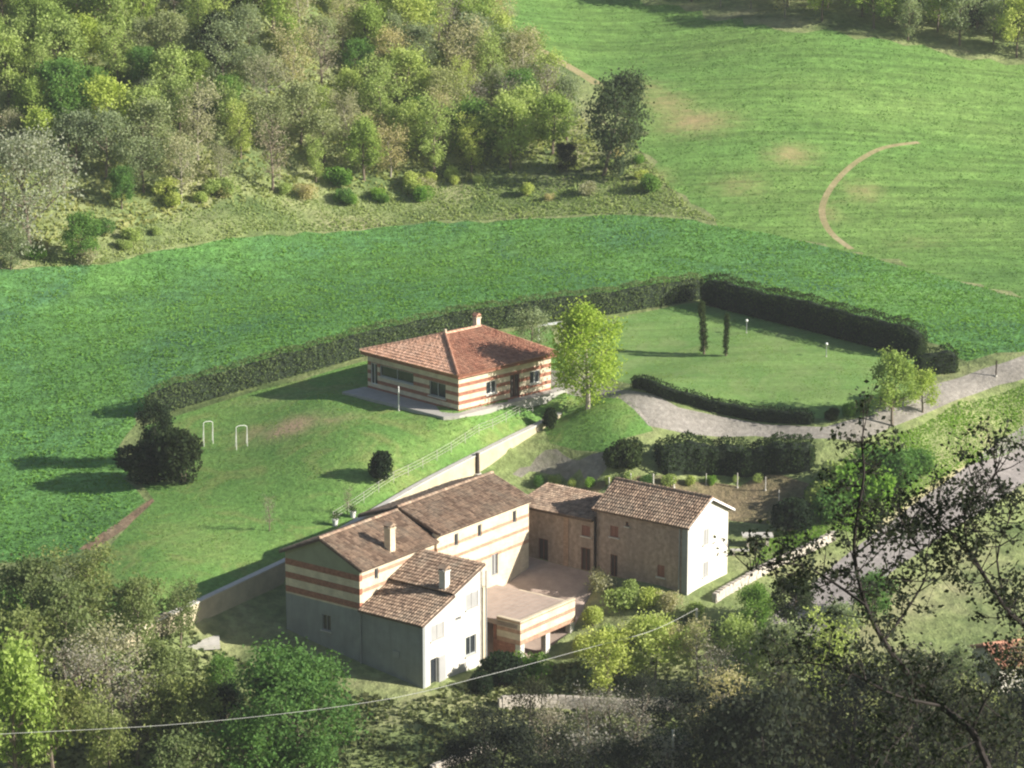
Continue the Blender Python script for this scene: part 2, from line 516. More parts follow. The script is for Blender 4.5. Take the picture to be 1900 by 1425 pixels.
# ------------------------------------------------------------------ the ground, cut into its zones
def dens(pts, step=2.0, jit=.25, seed=1):
    """walk a closed outline in short uneven steps"""
    rng = np.random.default_rng(seed); out = []
    n = len(pts)
    for i in range(n):
        a, b = np.array(pts[i][:2]), np.array(pts[(i + 1) % n][:2])
        k = max(1, int(np.linalg.norm(b - a) / step))
        nrm = np.array([-(b - a)[1], (b - a)[0]]) / (np.linalg.norm(b - a) + 1e-9)
        for j in range(k):
            out.append(a + (b - a) * j / k + nrm * rng.normal() * jit)
    return out


def smooth_line(pts, n=6):
    P = [np.array(p, float) for p in pts]; out = []
    for i in range(len(P) - 1):
        p0, p1, p2, p3 = P[max(i - 1, 0)], P[i], P[i + 1], P[min(i + 2, len(P) - 1)]
        for t in np.arange(n) / n:
            out.append(.5 * (2 * p1 + (p2 - p0) * t + (2 * p0 - 5 * p1 + 4 * p2 - p3) * t * t + (3 * p1 - p0 - 3 * p2 + p3) * t ** 3))
    return out + [P[-1]]


def strip(pix, w, n=5):
    L = smooth_line([site(*p)[:2] for p in pix], n)
    l, r = [], []
    for i, p in enumerate(L):
        d = L[min(i + 1, len(L) - 1)] - L[max(i - 1, 0)]; d /= np.linalg.norm(d)
        q = np.array([-d[1], d[0]]) * w / 2
        l.append(p + q); r.append(p - q)
    return l + r[::-1]


def zone(pix, seed=1, jit=.25, step=2.0):
    return dens([site(*p) for p in pix], step, jit, seed)


HEDGE_L = [(275, 772), (400, 735), (560, 690), (700, 652), (860, 618), (1040, 592), (1170, 575), (1300, 553)]
HEDGE_R = [(1308, 562), (1400, 585), (1560, 625), (1712, 664)]

yard = [mloc(21.5, 0), mloc(7.5, 0), mloc(9.2, 6.5), mloc(9.2, 8.3), mloc(16.4, 8.4)] + [SO + SB * t for t in (-8.2, -12.5, -17.5)]
zones = [
    ('road', strip([(2020, 770), (1900, 848), (1800, 915), (1700, 982), (1600, 1055), (1500, 1140), (1400, 1240)], 4.1, 6), 'g_asphalt'),
    ('dry_verge', strip([(2020, 728), (1900, 802), (1800, 862), (1700, 925), (1620, 985)], .9, 5), 'g_straw'),
    ('track', strip([(1640, 775), (1700, 750), (1760, 722), (1830, 700), (1900, 678), (2000, 646)], 2.6, 5), 'g_gravel'),
    ('driveway', zone([(1000, 680), (1100, 702), (1170, 722), (1260, 755), (1340, 778), (1420, 788), (1530, 792), (1640, 765), (1690, 770), (1640, 800), (1590, 818), (1500, 814), (1400, 808), (1280, 806), (1205, 790), (1180, 758), (1120, 738), (1030, 728)], 3, .12), 'g_gravel'),
    ('gravel_yard', zone([(960, 862), (1010, 838), (1080, 846), (1135, 868), (1120, 884), (1000, 880), (950, 880)], 5, .5, .8), 'g_yard'),
    ('courtyard_paving', yard, 'paving_g'),
    ('hedged_lawn', zone([(1050, 615), (1170, 583), (1300, 560), (1420, 590), (1760, 672), (1700, 745), (1600, 778), (1500, 778), (1345, 764), (1230, 735), (1150, 708), (1100, 690), (1060, 650)], 7, .15), 'g_lawn2'),
    ('garden_lawn', zone([(1075, 770), (1003, 779)], 8)[:0] + dens([mloc(s, WALL_B - .15) for s in (46, 36, 26, 16, 6, -4, -14)] + [site(*p) for p in ((140, 1085), (215, 1000), (285, 930), (250, 880), (270, 790), (400, 748), (560, 704), (700, 664), (860, 626), (1020, 606), (1060, 690), (1180, 755), (1212, 799), (1165, 812), (1130, 836), (1070, 838), (1020, 822), (1010, 795))], 2, .1, 9), 'g_lawn'),
    ('earth_path', strip([(330, 900), (270, 945), (215, 982), (160, 1020)], 1.7, 5), 'g_earth'),
    ('dirt_track', strip([(1705, 264), (1640, 274), (1590, 300), (1552, 335), (1530, 370), (1526, 400), (1542, 432), (1580, 462)], .75, 6), 'g_dirt'),
    ('hill_path', strip([(850, -12), (900, 25), (960, 65), (1030, 108), (1110, 156)], 1.5, 5), 'g_dirt'),
    ('garden_plot', zone([(960, 905), (1130, 887), (1420, 880), (1530, 905), (1470, 975), (1360, 965), (1320, 925), (1100, 915)], 11, .3), 'g_soil'),
    ('crop_field', zone([(-90, 512), (0, 502), (190, 492), (300, 465), (500, 434), (800, 413), (1100, 400), (1250, 403), (1420, 433), (1560, 463), (1700, 501), (1990, 575), (2010, 650), (1850, 655), (1790, 672), (1745, 640), (1560, 596), (1310, 545), (1130, 568), (1040, 583), (860, 608), (700, 642), (560, 680), (400, 728), (255, 765), (225, 830), (230, 890), (270, 930), (190, 1000), (90, 1040), (-90, 1045)], 13, .3), 'g_crop'),
    ('upper_field', zone([(1345, 418), (1420, 433), (1560, 463), (1700, 501), (1990, 575), (2030, 400), (2030, 150), (1900, 128), (1800, 108), (1500, 58), (1300, 22), (1130, -6), (1100, -40), (830, -40), (900, 25), (1000, 90), (1110, 156), (1165, 225), (1200, 290), (1255, 350), (1290, 392)], 15, 1.0), 'g_upper'),
]
M['paving_g'] = M['paving']
SOIL = [(540, 792, 3.2, 1.6, 1.1), (470, 805, 2.5, 1.2, .7), (500, 740, 5, 1.2, .5), (620, 778, 3, .9, .7), (1290, 225, 5.5, 3.2, .9), (1180, 165, 5, 3, .7), (1235, 190, 4, 3, .8), (1470, 285, 3.5, 2.2, .9), (1600, 355, 2.5, 2.5, .75), (1370, 345, 4, 2.5, .6),
        (1200, 330, 3, 2.2, .8), (1540, 395, 1.5, 2.5, .6), (1700, 450, 4, 2, .4), (1310, 730, 4, 2, .3)]
SOILW = [(site(a, b), c, d, e) for a, b, c, d, e in SOIL]


def build_ground():
    rng = np.random.default_rng(4)
    pts = []

    def grid(x0, x1, y0, y1, st, cut=None):
        X, Y = np.meshgrid(np.arange(x0, x1, st), np.arange(y0, y1, st))
        P = np.c_[X.ravel(), Y.ravel()] + rng.uniform(-.3, .3, (X.size, 2)) * st
        if cut is not None: P = P[~((P[:, 0] > cut[0]) & (P[:, 0] < cut[1]) & (P[:, 1] > cut[2]) & (P[:, 1] < cut[3]))]
        return P
    pts.append(grid(-46, 46, 190, 292, 1.25))
    pts.append(grid(-84, 84, 176, 410, 2.6, (-46, 46, 190, 292)))
    pts.append(grid(-190, 190, -60, 640, 11, (-84, 84, 176, 410)))
    P = np.concatenate(pts)
    # close pairs of lines either side of the garden wall so that the step is crisp
    s = np.arange(-13.5, 44, 1.0)
    d = P - MO[:2]
    b = d @ MB_[:2] - WALL_B; ss = d @ MA[:2]
    P = P[~((abs(b) < .9) & (ss > -15) & (ss < 45))]
    for o in (-.22, .22, -.8, .8):
        P = np.concatenate([P, MO[:2] + s[:, None] * MA[:2] + (WALL_B + o) * MB_[:2]])
    verts = [Vector((float(a), float(c))) for a, c in P]
    edges = []
    for nm, poly, mt in zones:
        o, n = len(verts), len(poly)
        verts += [Vector((float(q[0]), float(q[1]))) for q in poly]
        edges += [(o + i, o + (i + 1) % n) for i in range(n)]
    for q in np.arange(-200, 201, 10): verts += [Vector((float(q), -70.0)), Vector((float(q), 650.0))]
    for q in np.arange(-60, 650, 10): verts += [Vector((-200.0, float(q))), Vector((200.0, float(q)))]
    ov, oe, of, _, _, _ = delaunay_2d_cdt(verts, edges, [], 0, 1e-4, False)
    xy = np.array([(v.x, v.y) for v in ov]); z = G(xy[:, 0], xy[:, 1])
    soil = np.zeros(len(xy))
    for c, a, e, amt in SOILW:
        soil = np.maximum(soil, amt * np.exp(-((xy[:, 0] - c[0]) / a) ** 2 - ((xy[:, 1] - c[1]) / (e * 1.6)) ** 2))
    last = len(zones)
    buckets = {}
    cen = np.array([xy[list(f)].mean(0) for f in of])
    zid = np.full(len(of), last)
    for k in range(last - 1, -1, -1):
        zid[inside(cen, zones[k][1])] = k
    for f, k in zip(of, zid):
        f = tuple(f)
        a, b, c = (xy[i] for i in f[:3])
        if (b[0] - a[0]) * (c[1] - a[1]) - (b[1] - a[1]) * (c[0] - a[0]) < 0: f = f[::-1]
        buckets.setdefault(int(k), []).append(f)
    names = [(nm, mt) for nm, _, mt in zones] + [('ground', 'g_rough')]
    for k, fl in buckets.items():
        used = sorted({i for f in fl for i in f}); mp = {u: i for i, u in enumerate(used)}
        me = bpy.data.meshes.new(names[k][0])
        me.from_pydata([(xy[u, 0], xy[u, 1], z[u]) for u in used], [], [tuple(mp[i] for i in f) for f in fl])
        a = me.attributes.new('soil', 'FLOAT', 'POINT'); a.data.foreach_set('value', soil[used].astype(np.float32))
        me.polygons.foreach_set('use_smooth', [True] * len(fl))
        me.update()
        props(link(names[k][0], me, M[names[k][1]]), kind='structure')


build_ground()
ZP = {nm: poly for nm, poly, _ in zones}


# ------------------------------------------------------------------ ground cover (nobody could count it)
def tufts(name, poly, n, size, mat, seed, label, lean=.5, keep=None, cat='grass', aspect=.5):
    rng = np.random.default_rng(seed)
    Q = np.array([q[:2] for q in poly]); lo, hi = Q.min(0), Q.max(0)
    P = rng.uniform(lo, hi, (n, 2)); P = P[inside(P, Q)]
    if keep is not None: P = P[keep(P)]
    nz = np.sin(P[:, 0] * .9 + 2 * np.sin(P[:, 1] * .31)) * np.sin(P[:, 1] * .7 + P[:, 0] * .23)
    C = np.c_[P, G(P[:, 0], P[:, 1])]
    C = np.repeat(C, 2, 0); m = len(C)
    s = rng.uniform(size[0], size[1], m) * (1 + .25 * np.repeat(nz, 2))
    az = rng.uniform(0, 2 * math.pi, m); w = s * aspect
    h = np.c_[np.cos(az), np.sin(az), np.zeros(m)]
    t = np.c_[rng.normal(size=(m, 2)) * lean, np.ones(m)]
    t /= np.linalg.norm(t, axis=1)[:, None]
    C[:, 2] -= .03
    V = np.stack([C - h * w[:, None] * .5, C + h * w[:, None] * .5, C + h * w[:, None] * .7 + t * s[:, None], C - h * w[:, None] * .35 + t * s[:, None] * .8], 1)
    big = np.sin(P[:, 0] * .11 + 1.3 * np.sin(P[:, 1] * .08)) * np.sin(P[:, 1] * .17 + .9 * np.sin(P[:, 0] * .07) + seed)
    tone = np.clip(.5 + .2 * np.repeat(nz, 2) + .25 * np.repeat(big, 2) + rng.normal(size=m) * .2, 0, 1)
    o = quads(name, V, tone, mat)
    return props(o, label, cat, kind='stuff')


FAST_VEG = 1.0


def field_keep(P):
    bare = np.zeros(len(P))
    for c, a, e, amt in SOILW: bare = np.maximum(bare, amt * np.exp(-((P[:, 0] - c[0]) / a) ** 2 - ((P[:, 1] - c[1]) / (e * 1.6)) ** 2))
    return (np.random.default_rng(5).random(len(P)) > bare * 1.1) & ~inside(P, ZP['dirt_track']) & ~inside(P, ZP['hill_path'])


tufts('crop_plants', ZP['crop_field'], int(110000 * FAST_VEG), (.08, .20), M['l_crop'], 21, 'dense low green crop growing in the field behind the hedge', cat='crop', aspect=.9)
tufts('crop_plants', ZP['upper_field'], int(60000 * FAST_VEG), (.05, .13), M['l_upper'], 22, 'short bright crop growing on the upper sloping field', cat='crop', aspect=1.2, keep=field_keep)
wood_px = [(-80, 480), (150, 462), (300, 405), (600, 352), (900, 335), (1060, 318), (1130, 330), (1100, 250), (1040, 160), (960, 90), (880, 25), (840, -60), (-80, -60)]
wood_poly = [site(*p) for p in wood_px]
tufts('lawn_grass', ZP['garden_lawn'], 45000, (.03, .09), M['l_lawn'], 31, 'short mown grass of the garden lawn', aspect=1.2)
tufts('lawn_grass', ZP['hedged_lawn'], 30000, (.03, .07), M['l_lawn'], 32, 'short mown grass of the lawn inside the hedges', aspect=1.2)
tufts('undergrowth', wood_poly, 52000, (.15, .42), M['l_rough'], 23, 'tangled olive and brown undergrowth on the floor of the wood', cat='undergrowth', aspect=1.0)
edge_poly = [site(*p) for p in ((-80, 520), (0, 500), (190, 490), (300, 462), (500, 430), (800, 410), (1100, 397), (1250, 400), (1345, 416), (1285, 388), (1250, 350), (1195, 290), (1160, 230), (1120, 320), (900, 335), (600, 352), (300, 405), (150, 462), (-80, 480))]
tufts('rough_grass', edge_poly, 60000, (.10, .30), M['l_strip'], 24, 'rough dry grass in the strip between wood and crop', aspect=.7)
bank_poly = [site(*p) for p in ((1500, 900), (1600, 830), (1700, 795), (1780, 745), (1960, 690), (1960, 770), (1780, 870), (1600, 990), (1540, 985), (1450, 1040), (1390, 1050), (1440, 985))]
tufts('bank_grass', bank_poly, 80000, (.06, .18), M['l_bank'], 25, 'long bright green grass on the bank above the road', aspect=.6)
fore_poly = [(-50, 176), (46, 176), (46, 214), (20, 219), (12, 221), (4, 217), (-2, 213), (-8, 207), (-12, 209), (-20, 213), (-30, 219), (-50, 236)]
tufts('foreground_scrub', fore_poly, 60000, (.12, .4), M['l_scrub'], 26, 'rough weeds and brambles on the slope in front of the houses', aspect=.8)


# ------------------------------------------------------------------ buildings
def wall(parent, O, U, N, length, bands, holes=(), th=.3):
    """bands: (z0, z1, name, material, proud); holes: (u0, u1, z0, z1); one object per band"""
    O, U, N = (np.array(k, float) for k in (O, U, N))
    for (z0, z1, nm, mt, pr) in bands:
        us = sorted({0.0, length} | {min(max(h[i], 0), length) for h in holes for i in (0, 1)})
        zs = sorted({z0, z1} | {h[i] for h in holes for i in (2, 3) if z0 < h[i] < z1})
        mb = MB()
        for z_a, z_b in zip(zs, zs[1:]):
            run = None
            for u_a, u_b in zip(us, us[1:]):
                cu, cz = .5 * (u_a + u_b), .5 * (z_a + z_b)
                hole = any(h[0] < cu < h[1] and h[2] < cz < h[3] for h in holes)
                if hole:
                    if run: mb.obox(O + U * run[0] + np.array([0, 0, z_a]) - N * th, U * (run[1] - run[0]), N * (th + pr), (0, 0, z_b - z_a)); run = None
                else:
                    run = (run[0], u_b) if run else (u_a, u_b)
            if run: mb.obox(O + U * run[0] + np.array([0, 0, z_a]) - N * th, U * (run[1] - run[0]), N * (th + pr), (0, 0, z_b - z_a))
        if mb.v: mb.build(nm, M[mt], parent)


def window(parent, O, U, N, h, frame='frame_grey', pane='dark_glass', shut=None, shut_mat='shutter_pale', sill=True, name='window', mull=True, rec=.14):
    O, U, N = (np.array(k, float) for k in (O, U, N)); u0, u1, z0, z1 = h
    Zv = np.array([0, 0, 1.]); fb = .07
    m = MB()
    for (a, b, c, d) in ((u0, u0 + fb, z0, z1), (u1 - fb, u1, z0, z1), (u0 + fb, u1 - fb, z0, z0 + fb), (u0 + fb, u1 - fb, z1 - fb, z1)):
        m.obox(O + U * a + Zv * c - N * rec, U * (b - a), N * .07, Zv * (d - c))
    if mull and u1 - u0 > .7:
        c = .5 * (u0 + u1); m.obox(O + U * (c - .03) + Zv * (z0 + fb) - N * (rec + .004), U * .06, N * .06, Zv * (z1 - z0 - 2 * fb))
    w = m.build(name, M[frame], parent)
    p = MB(); p.obox(O + U * (u0 + .02) + Zv * (z0 + .02) - N * (rec + .05), U * (u1 - u0 - .04), N * .03, Zv * (z1 - z0 - .04))
    p.build('pane', M[pane], w)
    if sill:
        s = MB(); s.obox(O + U * (u0 - .1) + Zv * (z0 - .1) - N * .02, U * (u1 - u0 + .2), N * .14, Zv * .1)
        s.build('sill', M['concrete'], w)
    if shut:
        wd = (u1 - u0) * .5
        for side in (0, 1):
            if shut == 'open': a = u0 - wd - .01 if side == 0 else u1 + .01
            else: a = u0 + wd * side
            k = MB()
            dep = .035 if shut == 'open' else -.06
            q = O + U * a + Zv * z0 + N * dep
            k.obox(q, U * .06, N * .05, Zv * (z1 - z0)); k.obox(q + U * (wd - .06), U * .06, N * .05, Zv * (z1 - z0))
            for zz in np.arange(0, z1 - z0 - .08, .12):
                k.obox(q + U * .06 + Zv * (zz + .02) + N * .006, U * (wd - .12), N * .02 + Zv * -.01, Zv * .1)
            k.build('shutter', M[shut_mat], w)
    return w


def roof(parent, O, U, S, length, slope, tile, slab, lo=None, hi=None, th=.16, col=.25, course=.38, name='roof', seed=0):
    """a pitched roof: a slab and, proud of it, rows of barrel tiles; lo/hi(u) bound the slope length at each u"""
    rnd = random.Random(seed)
    O, U, S = (np.array(k, float) for k in (O, U, S)); Nn = np.cross(U, S); Nn /= np.linalg.norm(Nn)
    if Nn[2] < 0: Nn = -Nn
    lo = lo or (lambda u: 0.0); hi = hi or (lambda u: slope)
    # slab outline
    us = [0, length * .5, length]
    brk = sorted({0.0, length} | {b for b in getattr(hi, 'breaks', [])})
    poly = [O + U * u + S * lo(u) for u in brk] + [O + U * u + S * hi(u) for u in brk[::-1]]
    pp = [poly[0]]
    for p in poly[1:]:
        if np.linalg.norm(p - pp[-1]) > 1e-3: pp.append(p)
    if np.linalg.norm(pp[0] - pp[-1]) < 1e-3: pp.pop()
    m = MB(); m.prism([p - Nn * th for p in pp], Nn * th)
    r = m.build(name, M[slab], parent)
    t = MB(); n = int(length / col)
    for i in range(n):
        u = (i + .5) * length / n
        s0, s1 = lo(u), hi(u)
        k = max(1, int(round((s1 - s0) / course)))
        if s1 - s0 < .15: continue
        cl = (s1 - s0) / k
        for j in range(k):
            w = col * .40 * rnd.uniform(.9, 1.1); hh = .085 * rnd.uniform(.85, 1.15); du = rnd.uniform(-.012, .012)
            a = O + U * (u + du) + S * (s0 + j * cl - .03); b = a + S * (cl + .04)
            l0, l1 = Nn * .045, Nn * .01
            vs = [a - U * w + l0, a - U * w * .55 + Nn * hh + l0, a + U * w * .55 + Nn * hh + l0, a + U * w + l0,
                  b - U * w * .85 + l1, b - U * w * .45 + Nn * hh * .85 + l1, b + U * w * .45 + Nn * hh * .85 + l1, b + U * w * .85 + l1]
            t.add(vs, [(0, 1, 5, 4), (1, 2, 6, 5), (2, 3, 7, 6), (0, 3, 2, 1)], rnd.random())
    props(t.build('roof_tiles', M[tile], r, tone=True), kind='stuff')
    return r


def ridge_caps(parent, a, b, tile, seed=3, w=.16):
    rnd = random.Random(seed); a, b = np.array(a, float), np.array(b, float)
    n = max(2, int(np.linalg.norm(b - a) / .42)); m = MB()
    d = (b - a) / n; e = np.cross(d, (0, 0, 1)); e /= np.linalg.norm(e)
    for i in range(n):
        p = a + d * i; q = p + d * 1.08; z0, z1 = np.array([0, 0, .05]), np.array([0, 0, .02])
        prof = [(-1, -.3), (-.6, .45), (0, .7), (.6, .45), (1, -.3)]
        vs = [p + e * w * x + np.array([0, 0, w * y]) + z0 for x, y in prof] + [q + e * w * .9 * x + np.array([0, 0, w * y]) + z1 for x, y in prof]
        m.add(vs, [(k, k + 1, k + 6, k + 5) for k in range(4)] + [(4, 3, 2, 1, 0)], rnd.random())
    return props(m.build('ridge_cap', M[tile], parent, tone=True), kind='stuff')


def chimney(parent, p, w, h, mat='cream', name='chimney', cap='tile_brown'):
    x, y, z = p
    m = MB(); m.box((x - w / 2, y - w / 2, z - .5), (x + w / 2, y + w / 2, z + h))
    m.box((x - w / 2 - .07, y - w / 2 - .07, z + h - .02), (x + w / 2 + .07, y + w / 2 + .07, z + h + .08))
    c = m.build(name, M[mat], parent)
    k = MB()
    for sx in (-1, 1):
        for sy in (-1, 1):
            k.box((x + sx * w * .4 - .05, y + sy * w * .4 - .05, z + h + .08), (x + sx * w * .4 + .05, y + sy * w * .4 + .05, z + h + .28))
    k.prism([(x - w * .65, y - w * .65, z + h + .28), (x + w * .65, y - w * .65, z + h + .28), (x, y - w * .65, z + h + .5)], (0, w * 1.3, 0))
    k.build('chimney_cap', M[cap], c, tone=True)
    return c


X_, Y_, Z_ = np.array([1., 0, 0]), np.array([0, 1., 0]), np.array([0, 0, 1.])

# ---- the long striped farmhouse with its white wing (local X along the house, -Y the sunny side)
main = thing('farmhouse', 'long striped brick and cream farmhouse with brown tiled roof and a white wing', 'farmhouse', MO, R(53))
ML, MW, SEC = 21.5, 7.6, 9.3


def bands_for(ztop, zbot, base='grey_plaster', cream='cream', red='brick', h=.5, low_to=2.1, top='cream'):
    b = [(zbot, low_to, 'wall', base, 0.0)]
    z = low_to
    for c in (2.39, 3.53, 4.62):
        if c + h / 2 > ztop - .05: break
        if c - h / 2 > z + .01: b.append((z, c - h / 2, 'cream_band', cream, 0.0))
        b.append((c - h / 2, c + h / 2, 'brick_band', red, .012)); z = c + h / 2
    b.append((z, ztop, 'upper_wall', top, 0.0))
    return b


# shaded gable end
gh = [(MW - 3.9, MW - 3.0, -.3, 1.0)]
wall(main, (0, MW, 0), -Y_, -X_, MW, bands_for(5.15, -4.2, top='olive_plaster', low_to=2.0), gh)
window(main, (0, MW, 0), -Y_, -X_, gh[0], shut=None, frame='shutter_grey')
m = MB(); m.prism([(0, 0, 5.15), (0, MW, 5.15), (0, MW, 5.35), (0, MW / 2, 7.0), (0, 0, 5.35)], (.3, 0, 0)); m.build('gable', M['olive_plaster'], main)
# sunny wall, near section then the taller far section standing a little proud
nh = [(1.8, 2.25, 4.05, 4.95)]
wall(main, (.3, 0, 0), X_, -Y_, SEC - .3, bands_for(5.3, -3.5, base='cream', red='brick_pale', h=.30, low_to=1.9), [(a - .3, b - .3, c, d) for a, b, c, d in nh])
window(main, (0, 0, 0), X_, -Y_, nh[0], frame='shutter_grey', sill=False)
fh = [(11.55, 12.05, 4.35, 5.4), (14.6, 15.1, 4.35, 5.4), (19.3, 19.8, 4.4, 5.45), (16.4, 17.3, .6, 2.4), (12.6, 13.3, 1.4, 2.3)]
wall(main, (SEC, -.22, 0), X_, -Y_, ML - SEC, bands_for(5.68, -3.5, base='cream', red='brick_pale', h=.28, low_to=1.2) + [(5.68, 5.9, 'cornice', 'cream', .22)], [(a - SEC, b - SEC, c, d) for a, b, c, d in fh], th=.5)
for h in fh[:3]: window(main, (0, -.22, 0), X_, -Y_, h, frame='shutter_grey', sill=False, mull=False)
window(main, (0, -.22, 0), X_, -Y_, fh[3], frame='shutter_grey', sill=False, name='door', pane='shutter_grey')
window(main, (0, -.22, 0), X_, -Y_, fh[4], frame='frame_grey')
wall(main, (ML, .3, 0), Y_, X_, MW - .3, bands_for(5.6, -2.5, base='cream', low_to=1.9))
wall(main, (ML - .3, MW, 0), -X_, Y_, ML - .6, [(-3.5, 5.3, 'wall', 'grey_plaster', 0)])
m = MB(); m.prism([(ML, .3, 5.6), (ML, MW, 5.6), (ML, MW / 2, 7.25)], (-.3, 0, 0)); m.build('gable', M['cream'], main)


def pitched(parent, x0, x1, y_e, z_e, y_r, z_r, y_e2, tile, slab, seed):
    """gabled roof over x0..x1: near eave (y_e,z_e), ridge (y_r,z_r), far eave y_e2"""
    d = np.array([0, y_r - y_e, z_r - z_e]); l = np.linalg.norm(d)
    r1 = roof(parent, (x0, y_e, z_e), X_, d / l, x1 - x0, l, tile, slab, seed=seed)
    k = (y_e2 - y_r) * (z_r - z_e) / (y_r - y_e)
    d2 = np.array([0, y_r - y_e2, k]); l2 = np.linalg.norm(d2)
    r2 = roof(parent, (x0, y_e2, z_r - k), X_, d2 / l2, x1 - x0, l2, tile, slab, seed=seed + 1)
    ridge_caps(r1, (x0 - .05, y_r, z_r + .05), (x1 + .05, y_r, z_r + .05), tile, seed)
    return r1, r2


pitched(main, -.3, SEC, -.45, 5.36, MW / 2, 7.2, MW + .4, 'tile_brown', 'slab_brown', 11)
pitched(main, SEC + .01, ML + .3, -.55, 5.92, MW / 2, 7.45, MW + .4, 'tile_brown', 'slab_brown', 14)
chimney(main, (4.3, .5, 5.8), .62, 1.75)
# the white wing: mono-pitch roof that rises along the house
WX, WT = 7.4, 6.2
wl, wh = 2.25, 4.85
sl = (wh - wl) / WX
m = MB(); m.prism([(0, -WT, -4.5), (.3, -WT, -4.5), (.3, -WT, wl), (0, -WT, wl)], (0, WT - .015, 0)); m.build('wing_side_wall', M['grey_plaster'], main)  # side of the white wing, its shade painted in with the grey
wing_holes = [(.9, 1.75, -3.1, -.9), (5.3, 6.6, -1.9, -.35), (1.0, 2.6, .55, 1.75), (5.35, 6.9, 1.9, 3.15), (4.0, 4.7, 1.35, 1.6)]
wall(main, (.3, -WT, 0), X_, -Y_, WX - .3, [(-4.5, 2.2, 'wing_wall', 'white', 0)], [(a - .3, b - .3, c, d) for a, b, c, d in wing_holes[:3]] + [(wing_holes[4][0] - .3, wing_holes[4][1] - .3, 1.35, 1.6), (5.05, 6.6, 1.9, 2.2)])
m = MB()
m.prism([(.3, -WT, 2.2), (5.35, -WT, 2.2), (5.35, -WT, wl + sl * 5.35), (.3, -WT, wl + sl * .3)], (0, .3, 0))
m.prism([(5.35, -WT, 3.15), (6.9, -WT, 3.15), (6.9, -WT, wl + sl * 6.9), (5.35, -WT, wl + sl * 5.35)], (0, .3, 0))
m.prism([(6.9, -WT, 2.2), (WX, -WT, 2.2), (WX, -WT, wh), (6.9, -WT, wl + sl * 6.9)], (0, .3, 0))
m.build('wing_gable', M['white'], main)
m = MB(); m.prism([(WX, -WT, -4.5), (WX, -.02, -4.5), (WX, -.02, wh), (WX, -WT, wh)], (-.3, 0, 0)); m.build('wing_side_wall', M['white'], main)
w = window(main, (0, -WT, 0), X_, -Y_, wing_holes[0], frame='shutter_grey', pane='dark_glass', sill=False, name='door', mull=False)
k = MB(); k.obox((1.8, -WT - .06, -3.05), (.85, 0, 0), (0, -.05, 0), (0, 0, 2.1))
for z in np.arange(-2.95, -1.0, .14): k.obox((1.86, -WT - .115, z), (.73, 0, 0), (0, -.015, -.01), (0, 0, .11))
k.build('shutter', M['shutter_pale'], w)
window(main, (0, -WT, 0), X_, -Y_, wing_holes[1], frame='frame_grey')
window(main, (0, -WT, 0), X_, -Y_, wing_holes[2], shut='closed', frame='frame_white', sill=True)
window(main, (0, -WT, 0), X_, -Y_, wing_holes[3], shut='closed', frame='frame_white', sill=True)
window(main, (0, -WT, 0), X_, -Y_, wing_holes[4], frame='shutter_grey', sill=False, name='vent', mull=False)
m = MB(); m.box((-.06, -3.9, -1.0), (-.005, -3.3, -.5)); m.build('vent_grille', M['metal_grey'], main)
d = np.array([WX, 0, wh - wl]); l = np.linalg.norm(d); d /= l
wst = 4.3                                               # the upper part of the wing roof sits a step higher
r1 = roof(main, (-.35, -WT - .25, wl + .03 - sl * .35), -Y_ * -1 * 1.0, d, WT + .2, wst, 'tile_brown', 'slab_brown', seed=31)
p = np.array([-.35, -WT - .25, wl + .03 - sl * .35]) + d * (wst - .25) + np.array([0, 0, .24])
r2 = roof(main, p, Y_, d, WT + .2, l + .75 - wst, 'tile_brown', 'slab_brown', seed=32)
chimney(main, (3.95, -5.2, 3.75), .6, 1.5, 'white')
for (x, y, z0, z1, nm) in ((-.09, .1, -2.6, 2.0, 'downpipe'), (WX + .12, -WT - .1, -4, 4.6, 'downpipe')):
    m = MB(); m.tube([(x, y - .2, z0), (x, y - .2, z1)], .06, 8); m.build(nm, M['metal_grey'], main)
m = MB(); m.box((WX + .25, -WT + .1, -4.0), (WX + .7, -WT + .55, 3.1)); m.build('pilaster', M['cream'], main)

# ---- terrace with banded parapet above the garage openings
ter = thing('terrace', 'raised paved terrace with striped parapet above garage pillars beside the white wing', 'terrace', MO, R(53))
TX0, TX1, TT = 9.3, 16.6, 8.5
m = MB(); m.box((TX0, -TT + .3, -.35), (TX1 - .3, -.8, .04)); m.build('deck', M['paving'], ter)
for (nm, mt, z0, z1, pr) in (('brick_band', 'brick_pale', -1.62, -1.25, .012), ('cream_band', 'cream', -1.25, -.72, 0), ('brick_band', 'brick_pale', -.72, -.4, .012), ('cream_band', 'cream', -.4, .12, 0), ('brick_band', 'brick_pale', .12, .26, .012), ('coping', 'cream', .26, .36, .05)):
    m = MB(); m.box((TX0 - pr, -TT - pr, z0), (TX1, -TT + .3, z1)); m.box((TX0 - pr, -TT + .3, z0), (TX0 + .3, -WT + .02, z1)); m.box((TX1 - .3, -TT + .3, z0), (TX1, -3, min(z1, .0))) if z0 < -.2 else None; m.build(nm, M[mt], ter)
for x in (TX0 + .02, 12.7, 16.0):
    m = MB(); m.box((x, -TT + .02, -5), (x + .55, -TT + .5, -1.62)); m.build('pillar', M['white'], ter)
m = MB(); m.box((TX0 + .3, -TT + 2.6, -5), (TX1, -TT + 2.9, -.36)); m.box((TX1 - .3, -TT + .5, -5), (TX1, -TT + 2.6, -1.63)); m.build('garage_wall', M['brick'], ter)
m = MB(); m.box((TX0, -TT + .5, -5), (TX0 + .28, -TT + 2.6, -1.63)); m.build('garage_wall', M['brick'], ter)
for (x0, x1) in ((10.2, 12.3), (13.6, 15.7)):
    m = MB(); m.box((x0, -TT + 2.52, -4.2), (x1, -TT + 2.598, -2.0)); m.build('garage_door', M['wood_dark'], ter)
m = MB()
